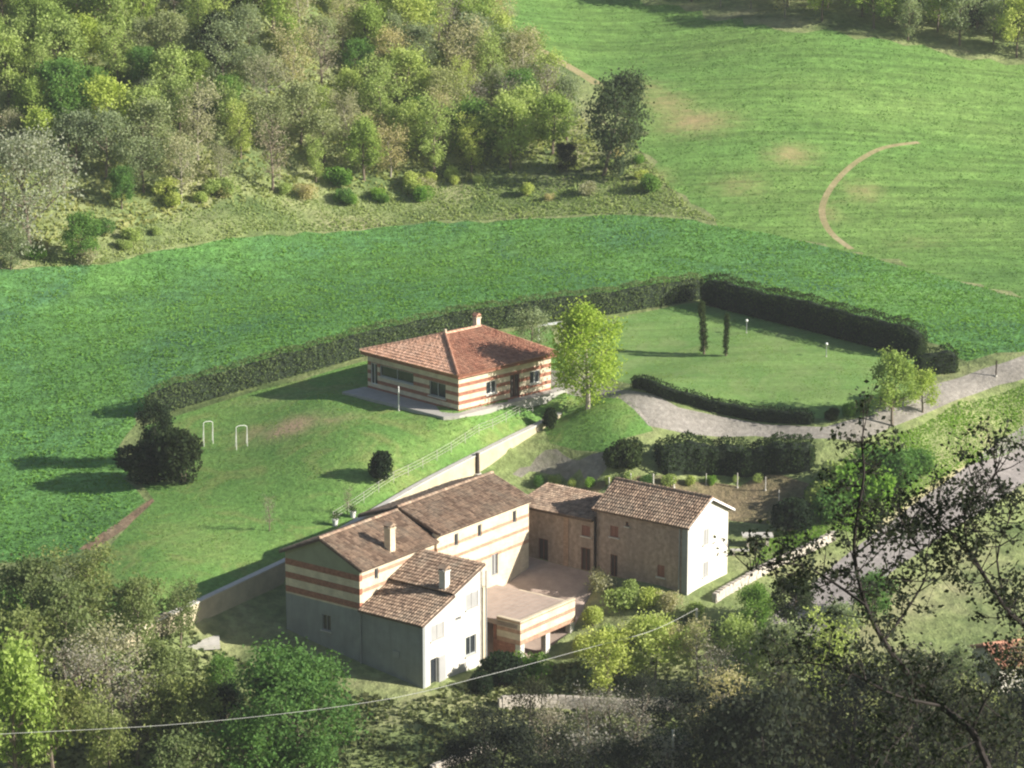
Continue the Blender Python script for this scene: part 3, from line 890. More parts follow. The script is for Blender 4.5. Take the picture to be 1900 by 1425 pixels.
for y in np.arange(-TT + .55, -1, .62):
    m.box((TX0 + .32, y, .041), (TX1 - .32, y + .02, .046))
for x in np.arange(TX0 + .6, TX1 - .4, .62):
    m.box((x, -TT + .35, .0415), (x + .02, -1, .0445))
props(m.build('paving_joints', M['pale_paving'], ter), kind='stuff')

# ---- the stone house (local X along the gable, -Y towards the sunny gable... front is X = 0)
sh = thing('stone_house', 'two storey brown stone house with white gable end and dark tiled roof', 'house', SO, R(54))
SW, SL, SE, SR = 6.1, 8.9, 5.65, 7.3
gw = [(2.3, 3.1, 3.5, 4.75), (2.3, 3.1, .75, 1.95)]
# gable: faces -Y
wall(sh, (0, 0, 0), X_, -Y_, SW, [(-2.5, SE, 'gable_wall', 'white', 0)], gw)
m = MB(); m.prism([(0, 0, SE), (SW, 0, SE), (SW / 2, 0, SR - .05)], (0, .3, 0)); m.build('gable', M['white'], sh)
for h in gw: window(sh, (0, 0, 0), X_, -Y_, h, frame='frame_white', shut='closed', shut_mat='shutter_pale')
fw = [(6.75, 7.55, 3.45, 4.4), (6.8, 7.5, 0.0, 1.95), (5.7, 6.05, 4.6, 5.0), (2.2, 2.9, .9, 1.9)]
# front wall faces -X, u runs from the gable corner towards the farmhouse (+Y)
wall(sh, (0, .3, 0), Y_, -X_, SL - .3, [(-2.5, SE - .1, 'front_wall', 'stone', 0)], [(a - .3, b - .3, c, d) for a, b, c, d in fw])
m = MB(); m.box((-.02, .0, -2.5), (-.001, .55, SE - .15)); m.build('corner_strip', M['grey_plaster'], sh)
for i, h in enumerate(fw):
    door = i == 1
    window(sh, (0, 0, 0), Y_, -X_, h, frame='shutter_brown', pane='wood_dark' if door else 'dark_glass', sill=not door, shut='closed' if i in (0, 3) else None, shut_mat='shutter_brown', name='door' if door else 'window')
wall(sh, (SW, 0.3, 0), Y_, X_, SL - .3, [(-1.5, SE - .1, 'rear_wall', 'stone', 0)])
wall(sh, (0, SL, 0), X_, Y_, SW, [(-1.5, SE - .1, 'side_wall', 'stone', 0)])
m = MB(); m.prism([(.3, SL, SE - .1), (SW - .3, SL, SE - .1), (SW / 2, SL, SR - .3)], (0, -.3, 0)); m.build('side_gable', M['stone'], sh)
ds = np.array([SW / 2 + .4, 0, SR - SE + .1]); ls = np.linalg.norm(ds); ds /= ls
# near slope: eave runs along Y at X = -.4
r1 = roof(sh, (-.4, -.35, SE - .05), Y_, ds, SL + .6, ls, 'tile_brown', 'slab_brown', seed=41)
ds2 = np.array([-SW / 2 - .4, 0, SR - SE + .1]) / ls
r2 = roof(sh, (SW + .4, -.35, SE - .05), Y_, ds2, SL + .6, ls, 'tile_brown', 'slab_brown', seed=42)
ridge_caps(r1, (SW / 2, -.35, SR + .12), (SW / 2, SL + .2, SR + .12), 'tile_brown', 43)
m = MB()
m.prism([(-.42, -.36, SE - .2), (SW / 2, -.36, SR - .08), (SW / 2, -.36, SR + .1), (-.42, -.36, SE - .02)], (0, -.05, 0))
m.prism([(SW + .42, -.36, SE - .2), (SW / 2, -.36, SR - .08), (SW / 2, -.36, SR + .1), (SW + .42, -.36, SE - .02)], (0, -.05, 0))
m.build('verge_board', M['frame_white'], sh)
m = MB(); m.tube([(-.1, .75, -1), (-.1, .75, SE - .2)], .05, 8); m.build('downpipe', M['metal_grey'], sh)

# ---- low link building between stone house and farmhouse
lk = thing('outbuilding', 'lower stone outbuilding with sloping roof between stone house and farmhouse', 'outbuilding', SO + SB * -(SL + .32), R(54))
LE, LL = 4.5, 7.7
lh = [(.35, 1.2, 3.0, 3.9), (.3, 1.25, 0, 2.0), (4.6, 5.6, 0, 2.0)]
wall(lk, (0.05, 0, 0), Y_, -X_, LL, [(-1.5, LE, 'front_wall', 'stone', 0)], lh)
window(lk, (0.05, 0, 0), Y_, -X_, lh[0], frame='shutter_brown', shut='closed', shut_mat='shutter_brown')
for h in lh[1:]: window(lk, (0.05, 0, 0), Y_, -X_, h, frame='shutter_brown', pane='wood_dark', sill=False, name='door')
m = MB(); m.box((0.0, 2.5, 0), (.04, 3.0, LE - .02)); m.build('brick_quoin', M['brick_pale_dull'], lk)
wall(lk, (0.36, LL, 0), X_, Y_, 3.9, [(-1.5, LE + .4, 'side_wall', 'stone', 0)])
wall(lk, (4.3, 0, 0), Y_, X_, LL - .3, [(-1.5, LE + .5, 'rear_wall', 'stone', 0)])
dl = np.array([4.9, 0, .75]); ll = np.linalg.norm(dl)
roof(lk, (-.3, .02, LE + .05), Y_, dl / ll, LL + .2, ll, 'tile_brown', 'slab_brown', seed=51)

# ---- the pavilion with hipped red roof
pv = thing('pavilion', 'single storey striped brick pavilion with hipped red and orange tile roof', 'house', PO, R(44))
PLx, PLy, PE = 11.6, 12.3, 3.35
pb = []
z = -.9
for i, (c, h) in enumerate(((.0, .5), (.82, .34), (1.62, .34), (2.42, .34))):
    if c > 0 and c - h / 2 > z: pb.append((z, c - h / 2, 'cream_band', 'cream', 0)); z = c - h / 2
    if c == 0: pb.append((z, .25, 'brick_band', 'brick', .012)); z = .25
    else: pb.append((c - h / 2, c + h / 2, 'brick_band', 'brick', .012)); z = c + h / 2
pb.append((z, PE, 'cream_band', 'cream', 0))
lw = [(1.7, 3.9, .9, 2.25), (6.0, 10.6, 1.45, 2.5), (10.95, 11.9, .5, 2.5)]
wall(pv, (0, .3, 0), Y_, -X_, PLy - .3, pb, [(a - .3, b - .3, c, d) for a, b, c, d in lw])
window(pv, (0, 0, 0), Y_, -X_, lw[0], frame='frame_grey'); window(pv, (0, 0, 0), Y_, -X_, lw[1], frame='frame_grey'); window(pv, (0, 0, 0), Y_, -X_, lw[2], frame='frame_white', name='door', sill=False)
rw = [(3.4, 4.7, 1.0, 2.2), (6.4, 7.6, .1, 2.3), (8.9, 10.2, 1.0, 2.2)]
wall(pv, (0, 0, 0), X_, -Y_, PLx, pb, rw)
window(pv, (0, 0, 0), X_, -Y_, rw[0], frame='frame_white'); window(pv, (0, 0, 0), X_, -Y_, rw[1], frame='shutter_brown', pane='wood_dark', name='door', sill=False); window(pv, (0, 0, 0), X_, -Y_, rw[2], frame='frame_white')
wall(pv, (PLx, .3, 0), Y_, X_, PLy - .3, pb); wall(pv, (.3, PLy, 0), X_, Y_, PLx - .6, pb)
ov = .5
ex0, ex1, ey0, ey1, ez = -ov, PLx + ov, -ov, PLy + ov, 3.5
rx0, rx1, ry, rz = 4.1, 8.6, PLy / 2, 5.45


def hip(parent, a, b, c, d, tile, slab, seed):
    """roof plane with eave a-b and top edge d-c (c == d for a triangle)"""
    a, b, c, d = (np.array(k, float) for k in (a, b, c, d))
    U = b - a; L = np.linalg.norm(U); U /= L
    t = .5 * (c + d) - a; S = t - U * (t @ U); H = np.linalg.norm(S); S /= H
    ud, uc = (d - a) @ U, (c - a) @ U

    def hi(u):
        if u < ud: return H * u / ud
        if u > uc: return H * (L - u) / (L - uc)
        return H
    hi.breaks = [ud, uc]
    return roof(parent, a, U, S, L, H, tile, slab, hi=hi, seed=seed)


P00, P10, P11, P01 = (ex0, ey0, ez), (ex1, ey0, ez), (ex1, ey1, ez), (ex0, ey1, ez)
Q0, Q1 = (rx0, ry, rz), (rx1, ry, rz)
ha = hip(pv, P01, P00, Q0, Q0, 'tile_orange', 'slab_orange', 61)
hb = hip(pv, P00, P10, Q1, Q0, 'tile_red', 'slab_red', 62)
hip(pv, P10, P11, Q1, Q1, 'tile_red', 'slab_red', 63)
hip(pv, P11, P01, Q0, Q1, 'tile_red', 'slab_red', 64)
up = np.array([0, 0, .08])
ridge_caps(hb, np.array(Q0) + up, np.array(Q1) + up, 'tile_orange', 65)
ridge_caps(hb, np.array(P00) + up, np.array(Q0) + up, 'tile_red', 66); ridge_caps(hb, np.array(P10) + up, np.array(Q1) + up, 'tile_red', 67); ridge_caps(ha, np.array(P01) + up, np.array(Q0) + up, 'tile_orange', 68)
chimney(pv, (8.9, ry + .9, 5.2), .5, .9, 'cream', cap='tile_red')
m = MB(); m.tube([(rx0, ry, rz), (rx0, ry, rz + .5)], .12, 8); m.build('finial', M['cream'], pv)
m = MB()
m.prism([(-2.2, -.4, -.8), (-.9, -1.1, -.8), (PLx + 1.2, -1.0, -.8), (PLx + 1.2, -.02, -.8), (-.02, -.02, -.8), (-.02, PLy + .4, -.8), (-2.8, PLy + .4, -.8)], (0, 0, .86))
m.build('terrace_slab', M['pale_paving'], pv)
m = MB(); m.box((ex0 + .05, ey0 + .05, ez - .3), (ex1 - .05, ey0 + .13, ez - .17)); m.box((ex0 + .05, ey0 + .13, ez - .3), (ex0 + .13, ey1 - .05, ez - .17)); m.build('fascia', M['brick'], pv)

# ---- garden retaining wall and its fence
rw_ = thing('retaining_wall', 'long cream plastered retaining wall below the garden lawn', 'wall', mloc(-14, WALL_B, 0), R(53))
seg = np.arange(-14, 44.1, 2.0)
m, c = MB(), MB()
for a, b in zip(seg, seg[1:]):
    za, zb = wall_top(a) + .05, wall_top(b) + .05
    la = g1(*mloc(a, WALL_B + 1.0)[:2]) - 1.2; lb = g1(*mloc(b, WALL_B + 1.0)[:2]) - 1.2
    x0, x1 = a + 14, b + 14
    vs = [(x0, -.24, la), (x1, -.24, lb), (x1, .24, lb), (x0, .24, la), (x0, -.24, za), (x1, -.24, zb), (x1, .24, zb), (x0, .24, za)]
    m.add(vs, [(0, 3, 2, 1), (4, 5, 6, 7), (0, 1, 5, 4), (1, 2, 6, 5), (2, 3, 7, 6), (3, 0, 4, 7)])
    vs = [(x0, -.28, za), (x1, -.28, zb), (x1, .28, zb), (x0, .28, za), (x0, -.28, za + .09), (x1, -.28, zb + .09), (x1, .28, zb + .09), (x0, .28, za + .09)]
    c.add(vs, [(0, 3, 2, 1), (4, 5, 6, 7), (0, 1, 5, 4), (1, 2, 6, 5), (2, 3, 7, 6), (3, 0, 4, 7)])
m.build('wall_face', M['wall_cream'], rw_); c.build('coping', M['concrete'], rw_)
fe = thing('garden_fence', 'thin pale wire fence with posts along the lawn above the retaining wall', 'fence', mloc(14, WALL_B - 1.6, g1(*mloc(14, WALL_B - 1.6)[:2])), 0)
fo = np.array(fe.location)
fp = [mloc(s, WALL_B - 1.6) for s in np.arange(14, 42.1, 2.0)]
for p in fp: p[2] = g1(p[0], p[1])
for p in fp:
    m = MB(); m.tube([p - fo - Z_ * .2, p - fo + Z_ * .95], .024, 6); m.build('post', M['concrete'], fe)
for h in (.35, .62, .9):
    m = MB(); m.tube([p - fo + Z_ * h for p in fp], .013, 4); m.build('wire', M['concrete'], fe)


# ------------------------------------------------------------------ vegetation builders
def tree_proto(seed, H, Rd, base=.2, limbs=14, sub=6, leaves=3900, lsize=0.272, spread=.42, leaf='olive', bark='bark', prof='round', twigs=True, tr=None, lift=.5, droop=0.0):
    rng = np.random.default_rng(seed); m = MB()
    top = .9 * H
    ph = rng.uniform(0, 6.28)
    tp = [np.array([.05 * H * math.sin(ph + z * 3) * z, .05 * H * math.cos(ph * 2 + z * 2.4) * z, z * top]) for z in np.linspace(0, 1, 7)]
    tr = tr or H * .022
    m.tube([tp[0] - Z_ * .6] + tp, [tr * 1.35] + list(np.linspace(tr * 1.1, tr * .18, 7)), 6)
    cl = [tp[-1], tp[-2]]; wt = [1.0, .8]
    for i in range(limbs):
        h = base + (1 - base) * ((i + rng.uniform(0, .9)) / limbs) ** .9
        h = min(h, .97)
        j = h * 6; k = int(min(j, 5)); p = tp[k] + (tp[k + 1] - tp[k]) * (j - k)
        az = i * 2.4 + rng.uniform(-.5, .5)
        rel = (h - base) / (1 - base)
        if prof == 'round': pr = math.sqrt(max(.06, 1 - (2 * rel - .85) ** 2 * .85))
        elif prof == 'cone': pr = max(.1, 1.05 - rel)
        elif prof == 'vase': pr = .45 + .6 * rel
        else: pr = .7
        Ln = Rd * pr * rng.uniform(.75, 1.15); el = lift * rng.uniform(.4, 1.2) + rel * .5
        d = np.array([math.cos(az) * math.cos(el), math.sin(az) * math.cos(el), math.sin(el)])
        q = [p, p + d * Ln * .45 + Z_ * .0, p + d * Ln * .8 + Z_ * Ln * (.05 - droop * .3), p + d * Ln + Z_ * Ln * (.12 - droop)]
        r0 = tr * .5 * (1.1 - rel * .7)
        m.tube(q, [r0, r0 * .65, r0 * .4, r0 * .15], 4, False)
        cl.append(q[-1]); wt.append(1.0)
        for s in range(sub):
            t = rng.uniform(.35, 1.0); jj = t * 3; kk = int(min(jj, 2)); b = q[kk] + (q[kk + 1] - q[kk]) * (jj - kk)
            e = d * .5 + rng.normal(size=3) * .75 + Z_ * (.25 - droop); e /= np.linalg.norm(e)
            l2 = Ln * rng.uniform(.25, .5)
            g = [b, b + e * l2 * .5, b + e * l2 + Z_ * l2 * (.1 - droop)]
            m.tube(g, [r0 * .38, r0 * .25, r0 * .1], 3, False)
            cl += [g[1], g[2]]; wt += [.6, 1.0]
            if twigs:
                for _ in range(2):
                    e2 = e + rng.normal(size=3) * .6; e2 /= np.linalg.norm(e2); l3 = l2 * rng.uniform(.3, .6)
                    m.tube([g[1], g[1] + e2 * l3], [r0 * .17, r0 * .06], 3, False)
                    cl.append(g[1] + e2 * l3); wt.append(.8)
    cl = np.array(cl); wt = np.array(wt) * rng.uniform(.25, 1.6, len(cl)); wt /= wt.sum()
    ix = rng.choice(len(cl), leaves, p=wt)
    ctone = rng.uniform(0, 1, len(cl))
    C = cl[ix] + rng.normal(size=(leaves, 3)) * spread
    if droop: C[:, 2] -= np.abs(rng.normal(size=leaves)) * droop * 2.0
    C[:, 2] = np.maximum(C[:, 2], .25)
    tone = np.clip(ctone[ix] * .55 + rng.uniform(0, .5, leaves), 0, 1)
    V = leaf_quads(rng, C, lsize, .7)
    tm = m.build('trunk', M[bark]); cr = quads('crown', V, tone, M['l_' + leaf])
    md = (tm.data, cr.data)
    bpy.data.objects.remove(tm); bpy.data.objects.remove(cr)
    return md + (H,)


PR = {}
PR['olive'] = [tree_proto(1, 7, 2.7, leaf='olive', leaves=4050, lsize=0.288), tree_proto(2, 8, 2.6, leaf='olive', leaves=3450, lsize=0.264, prof='vase'), tree_proto(3, 6.5, 2.9, leaf='olive', leaves=4500, lsize=0.288)]
PR['leafy'] = [tree_proto(31, 7, 2.7, leaf='leafy', leaves=4600, lsize=.27), tree_proto(32, 7.5, 2.6, leaf='leafy', leaves=3800, lsize=.25, prof='vase'), tree_proto(33, 6.5, 2.9, leaf='leafy', leaves=5000, lsize=.27)]
PR['tan'] = [tree_proto(4, 7.5, 2.6, leaf='tan', leaves=2250, lsize=0.216, spread=.5, bark='bark_pale'), tree_proto(5, 7, 2.9, leaf='tan', leaves=2850, lsize=0.216, spread=.5, bark='bark_pale', prof='vase')]
PR['lime'] = [tree_proto(6, 8, 2.5, leaf='lime', leaves=5100, lsize=0.288, spread=.45), tree_proto(7, 7, 2.4, leaf='lime', leaves=4500, lsize=0.288)]
PR['green'] = [tree_proto(8, 8, 2.8, leaf='green', leaves=6300, lsize=0.288, spread=.45, base=.12), tree_proto(9, 6.5, 2.8, leaf='green', leaves=5700, lsize=0.272, base=.1)]
PR['sage'] = [tree_proto(10, 8, 2.6, leaf='sage', leaves=4350, lsize=0.256, base=.12), tree_proto(11, 7, 2.8, leaf='sage', leaves=3750, lsize=0.256)]
PR['grey'] = [tree_proto(12, 8, 2.6, leaf='grey', leaves=975, lsize=0.192, spread=.5, limbs=17, sub=8, prof='vase'), tree_proto(13, 7, 2.6, leaf='grey', leaves=1350, lsize=0.192, spread=.5, limbs=16, sub=8)]
PR['deep'] = [tree_proto(14, 7, 2.3, leaf='deep', leaves=6300, lsize=0.272, base=.06, spread=.38), tree_proto(15, 8, 2.5, leaf='deep', leaves=6900, lsize=0.272, base=.06)]
PR['blossom'] = [tree_proto(16, 12, 5.6, leaf='blossom', leaves=6300, lsize=0.304, spread=.75, limbs=20, sub=9, base=.14)]
PR['birch'] = [tree_proto(17, 9.6, 2.9, leaf='birch', leaves=11000, lsize=0.240, spread=.45, base=.18, limbs=20, sub=7, bark='bark_pale', droop=.35, lift=.6)]
PR['big'] = [tree_proto(18, 10.5, 4.8, leaf='green', leaves=19000, lsize=0.288, spread=.55, limbs=22, sub=8, base=.14)]
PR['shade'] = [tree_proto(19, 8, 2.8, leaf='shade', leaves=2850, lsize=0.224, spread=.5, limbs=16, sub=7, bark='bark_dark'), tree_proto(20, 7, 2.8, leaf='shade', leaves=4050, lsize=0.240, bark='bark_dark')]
PR['ivy'] = [tree_proto(25, 9, 3.2, leaf='ivy', leaves=7500, lsize=.3, base=.12, limbs=18, sub=7, spread=.5)]
PR['cypress'] = [tree_proto(24, 5.4, .42, leaf='hedge', leaves=3300, lsize=0.136, spread=.14, base=.04, limbs=40, sub=2, prof='col', twigs=False, lift=1.0)]


def shrub_proto(seed, H, Rd, leaf, n=1500, lsize=.2, flat=0.0):
    rng = np.random.default_rng(seed); m = MB()
    lob = [(rng.normal(size=2) * Rd * .35, H * rng.uniform(.3, .7), Rd * rng.uniform(.45, .75)) for _ in range(7)]
    for (c, z, r) in lob:
        m.tube([(0, 0, -.3), (c[0] * .5, c[1] * .5, z * .5), (c[0], c[1], z)], [.05, .04, .015], 4, False)
        for _ in range(4):
            e = rng.normal(size=3); e[2] = abs(e[2]); e /= np.linalg.norm(e)
            m.tube([(c[0], c[1], z), (c[0] + e[0] * r * .8, c[1] + e[1] * r * .8, z + e[2] * r * .8)], [.02, .006], 3, False)
    ix = rng.integers(0, 7, n); d = rng.normal(size=(n, 3)); d /= np.linalg.norm(d, axis=1)[:, None]
    rad = np.array([l[2] for l in lob])[ix] * rng.uniform(.35, 1.08, n) ** .6
    C = np.c_[np.array([l[0] for l in lob])[ix], np.array([l[1] for l in lob])[ix]] + d * rad[:, None]
    C[:, 2] = np.clip(C[:, 2], .08, H * 1.05)
    V = leaf_quads(rng, C, lsize, .7)
    tone = np.clip(rng.uniform(0, 1, 7)[ix] * .5 + rng.uniform(0, .5, n), 0, 1)
    tm = m.build('trunk', M['bark']); cr = quads('crown', V, tone, M['l_' + leaf]); md = (tm.data, cr.data)
    bpy.data.objects.remove(tm); bpy.data.objects.remove(cr)
    return md + (H,)


PR['b_olive'] = [shrub_proto(71, 2.2, 1.5, 'olive', 1900, .24), shrub_proto(72, 1.8, 1.5, 'olive', 1700, .24)]
PR['b_hedge'] = [shrub_proto(73, 2.4, 1.7, 'hedge', 4200, .24), shrub_proto(74, 2.4, 1.8, 'hedge', 4200, .24)]
PR['b_deep'] = [shrub_proto(75, 2.2, 1.4, 'deep', 3600, .24), shrub_proto(79, 4, 2.6, 'deep', 5200, .32)]
PR['b_green'] = [shrub_proto(76, 2.2, 1.6, 'green', 2600, .25), shrub_proto(77, 2.0, 1.7, 'bank', 2600, .25)]
PR['b_tan'] = [shrub_proto(78, 1.8, 1.5, 'tan', 1300, .2)]


def plant(name, kind, p, h, label, cat='tree', group=None, var=0, rot=None, wide=1.0, lean=None):
    """a tree or shrub: an Empty at its foot with trunk and crown"""
    k = PR[kind][var % len(PR[kind])]
    o = thing(name, label, cat, p, 0, group)
    s = h / k[2]
    o.scale = (s * wide, s * wide, s)
    o.rotation_euler = (lean[0] if lean else 0, lean[1] if lean else 0, rnd.uniform(0, 6.28) if rot is None else rot)
    for nm, me in (('trunk', k[0]), ('crown', k[1])):
        c = bpy.data.objects.new(nm, me); COL.objects.link(c); c.parent = o
    return o


rnd = random.Random(77)


def px_plant(name, kind, px, py, h, label, **kw):
    return plant(name, kind, site(px, py), h, label, **kw)


WORDS = ['', 'second', 'third', 'fourth', 'fifth', 'sixth', 'seventh', 'eighth', 'ninth', 'tenth', 'eleventh', 'twelfth', 'thirteenth', 'fourteenth', 'fifteenth', 'sixteenth', 'seventeenth', 'eighteenth', 'nineteenth', 'twentieth']
ORD = ['leftmost'] + [w + ' from left' for w in WORDS[1:]] + ['twenty-' + w + ' from left' for w in ['first'] + WORDS[1:9]]
LOOK = {'leafy': 'olive green leafing tree', 'olive': 'olive budding tree', 'tan': 'pale tan twiggy tree', 'lime': 'bright lime tree', 'green': 'leafy green tree', 'sage': 'dull sage green tree', 'grey': 'bare grey tree', 'deep': 'dark evergreen tree', 'shade': 'dark shaded tree'}


def grove(pts, where, group):
    """pts: (kind, xyz, height); each tree gets a label by kind, row of the grove and order"""
    pts = sorted(pts, key=lambda t: seen(t[1])[0])
    cnt = {}
    for kind, p, h, row in pts:
        k = cnt.get((kind, row), 0); cnt[(kind, row)] = k + 1
        plant('tree', kind, p, h, f'{LOOK[kind]}, {ORD[min(k, 28)]} of such trees {row} {where}', group=group, var=rnd.randrange(9), wide=rnd.uniform(.85, 1.2))


# ------------------------------------------------------------------ the wood on the hillside
def scatter(poly, dmin, seed, n=6000):
    rng = np.random.default_rng(seed); Q = np.array([q[:2] for q in poly])
    P = rng.uniform(Q.min(0), Q.max(0), (n, 2)); P = P[inside(P, Q)]
    out = []
    for p in P:
        if all((p[0] - q[0]) ** 2 + (p[1] - q[1]) ** 2 > dmin ** 2 for q in out): out.append(p)
    return [np.array([p[0], p[1], g1(p[0], p[1])]) for p in out]


wood_base = [site(*p) for p in ((-70, 400), (110, 400), (300, 388), (600, 345), (900, 325), (1060, 300), (1075, 255), (1000, 170), (920, 80), (850, 10), (820, -70), (-70, -70))]
KP = [('olive', .34), ('tan', .17), ('lime', .16), ('green', .08), ('sage', .13), ('grey', .12)]
wood = []
for p in scatter(wood_base, 3.05, 8):
    sx, sy = seen(p)
    if sx < 190 and sy > 330: continue
    r = rnd.random(); kind = 'olive'
    for k, w in KP:
        if r < w: kind = k; break
        r -= w
    if sy < -85: continue
    row = 'lowest' if sy > 315 else 'low' if sy > 235 else 'midway' if sy > 155 else 'high' if sy > 75 else 'higher' if sy > 0 else 'topmost'
    wood.append((kind, p, rnd.uniform(4.2, 7.6), row))
wood.append(('deep', site(410, 130), 6.5, 'high')); wood.append(('deep', site(370, 245), 4.5, 'low')); wood.append(('green', site(420, 225), 5, 'midway'))
grove(wood, 'on the hillside', 'trees of the wooded hillside')
px_plant('blossom_tree', 'blossom', 55, 478, 12.3, 'large white blossoming tree at the left edge of the wood', wide=1.0)
px_plant('tree', 'green', 150, 490, 5.2, 'small leafy green tree at the foot of the white blossoming tree', wide=1.1)
px_plant('tree', 'sage', 20, 500, 4.2, 'low sage tree under the left side of the white blossoming tree', wide=1.2)
px_plant('leaning_tree', 'ivy', 1120, 326, 11.5, 'dark grey green tree leaning right at the wood end', lean=(0, .24), wide=.9)
px_plant('tree', 'deep', 1050, 318, 3.2, 'low dark bush tree at the foot of the leaning tree', wide=1.3)
top = []
for p in scatter([site(*p) for p in ((1150, -12), (1320, 10), (1500, 44), (1760, 92), (1960, 130), (2000, 40), (1990, -90), (1150, -90))], 4.2, 9):
    sx, sy = seen(p); k = rnd.choice(['olive', 'tan', 'sage', 'lime', 'green', 'tan', 'olive'])
    if sx > 1780 and rnd.random() < .7: k = 'deep'
    if sy < -85 or (sx < 1500 and sy < 25 and rnd.random() < .3): continue
    top.append((k, p, rnd.uniform(5, 8.5), 'in front' if sy > 30 else 'behind'))
grove(top, 'above the upper field', 'trees above the upper field')
bush = []
for (x0, x1, y0, y1, n) in ((0, 300, 425, 490, 9), (300, 1150, 340, 392, 26), (1120, 1300, 300, 385, 6)):
    for _ in range(n):
        x = rnd.uniform(x0, x1); bush.append((x, rnd.uniform(y0, y1) - (x - 300) * .02))
bush.sort()
bn = {}
for i, (x, y) in enumerate(bush):
    k = rnd.choice(['b_olive', 'b_olive', 'b_tan', 'b_green'])
    c = bn[k] = bn.get(k, -1) + 1
    px_plant('shrub', k, x, y, rnd.uniform(.8, 1.9), f'{ {"b_olive": "olive", "b_tan": "straw coloured", "b_green": "green"}[k]} shrub, {ORD[c]} of such shrubs along the foot of the wood', cat='shrub', group='shrubs along the foot of the wood', var=rnd.randrange(4))


# ------------------------------------------------------------------ hedges
def hedge(label, line, h, w, leaf, seed, dens_=55, lsize=.18, amp=.55):
    rng = np.random.default_rng(seed)
    L = [np.array([p[0], p[1], 0]) for p in smooth_line([q[:2] for q in line], 8)]
    o = L[len(L) // 2].copy(); o[2] = g1(o[0], o[1])
    t = thing('hedge', label, 'hedge', o)
    L = np.array(L); d = np.gradient(L, axis=0); d /= np.linalg.norm(d, axis=1)[:, None]
    N = np.c_[-d[:, 1], d[:, 0], np.zeros(len(L))]
    z = G(L[:, 0], L[:, 1])
    s = np.r_[0, np.cumsum(np.linalg.norm(np.diff(L[:, :2], axis=0), axis=1))]
    tot = s[-1]
    end = lambda a: np.clip(.78 + .5 * np.minimum(a, tot - a), .78, 1)
    wob = lambda a, q: (1 + amp * (.07 * np.sin(a * 1.7 + q) + .05 * np.sin(a * .63 + 2 * q) + .04 * np.sin(a * 4.1 + q))) * end(np.clip(a, 0, tot))
    prof = [(-.42, -.4), (-.5, .15), (-.46, .85), (-.25, .98), (.25, .98), (.46, .85), (.5, .15), (.42, -.4)]
    m = MB(); vs, fs = [], []
    for i in range(len(L)):
        for k, (a, b) in enumerate(prof):
            p = L[i] + N[i] * a * w * .72 * wob(s[i], 1)
            vs.append((p[0] - o[0], p[1] - o[1], z[i] + b * h * .84 * wob(s[i], 3) - o[2]))
    n = len(prof)
    for i in range(len(L) - 1):
        for k in range(n - 1): fs.append((i * n + k, i * n + k + 1, (i + 1) * n + k + 1, (i + 1) * n + k))
    fs += [tuple(range(n)), tuple(range((len(L) - 1) * n, len(L) * n))[::-1]]
    m.add(vs, fs); m.build('inner_growth', M['hedge_core'], t)
    per = 2 * h + w; cnt = int(s[-1] * per * dens_)
    a = rng.uniform(-.15, s[-1] + .15, cnt); q = rng.uniform(0, per, cnt)
    cx = np.interp(a, s, L[:, 0]); cy = np.interp(a, s, L[:, 1]); nx = np.interp(a, s, N[:, 0]); ny = np.interp(a, s, N[:, 1]); zz = np.interp(a, s, z)
    lat = np.where(q < h, -.5 * w, np.where(q > h + w, .5 * w, q - h - w / 2)) * wob(a, 1) + rng.normal(size=cnt) * .05
    ht = np.where(q < h, q, np.where(q > h + w, per - q, h)) * wob(a, 3) + rng.normal(size=cnt) * .05
    C = np.c_[cx + nx * lat - o[0], cy + ny * lat - o[1], zz + np.maximum(ht, .03) - o[2]]
    nc = int(w * h * dens_ * 1.2)                       # the two leafy ends
    for e in (0, -1):
        la, hh = rng.uniform(-.5, .5, nc) * w * .75, rng.uniform(0, h * .75, nc)
        dd = d[e] * (-1 if e == 0 else 1)
        C = np.r_[C, np.c_[L[e, 0] + N[e, 0] * la + dd[0] * .12 - o[0], L[e, 1] + N[e, 1] * la + dd[1] * .12 - o[1], z[e] + hh - o[2]] + rng.normal(size=(nc, 3)) * .08]
    a = np.r_[a, np.zeros(nc), np.full(nc, tot)]; cnt = len(a)
    tone = np.clip(.45 + .3 * np.sin(a * 2.1 + np.sin(a * .7)) * .6 + rng.normal(size=cnt) * .25, 0, 1)
    quads('foliage', leaf_quads(rng, C, lsize, .7), tone, M['l_' + leaf], t)
    return t


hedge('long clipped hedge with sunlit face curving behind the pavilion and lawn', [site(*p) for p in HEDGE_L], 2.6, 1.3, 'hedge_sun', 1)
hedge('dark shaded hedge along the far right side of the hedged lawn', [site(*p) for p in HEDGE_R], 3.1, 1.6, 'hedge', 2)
hedge('short dark hedge block at the end of the shaded hedge, by the track', [site(*p) for p in ((1700, 692), (1772, 688))], 2.3, 1.6, 'hedge', 3)
hedge('low dark hedge between the hedged lawn and the gravel driveway', [site(*p) for p in ((1178, 718), (1230, 735), (1300, 755), (1360, 770), (1430, 781), (1505, 785))], 1.2, .9, 'hedge', 4)
for i, (x, y, h, lb) in enumerate(((1542, 780, 1.2, 'dark low bush at the right end of the low driveway hedge'), (1575, 772, 1.1, 'smallest low bush near the lawn corner'), (1602, 765, 1.2, 'low bush left of the lime tree by the lawn corner'))):
    px_plant('bush', 'b_hedge' if i < 1 else 'b_green', x, y, h, lb, cat='bush', group='bushes along the driveway edge', var=i, wide=.8)
px_plant('clipped_bush', 'b_hedge', 1160, 868, 2.6, 'rounded dark bush standing apart left of the thick hedge block', cat='bush', wide=.95)
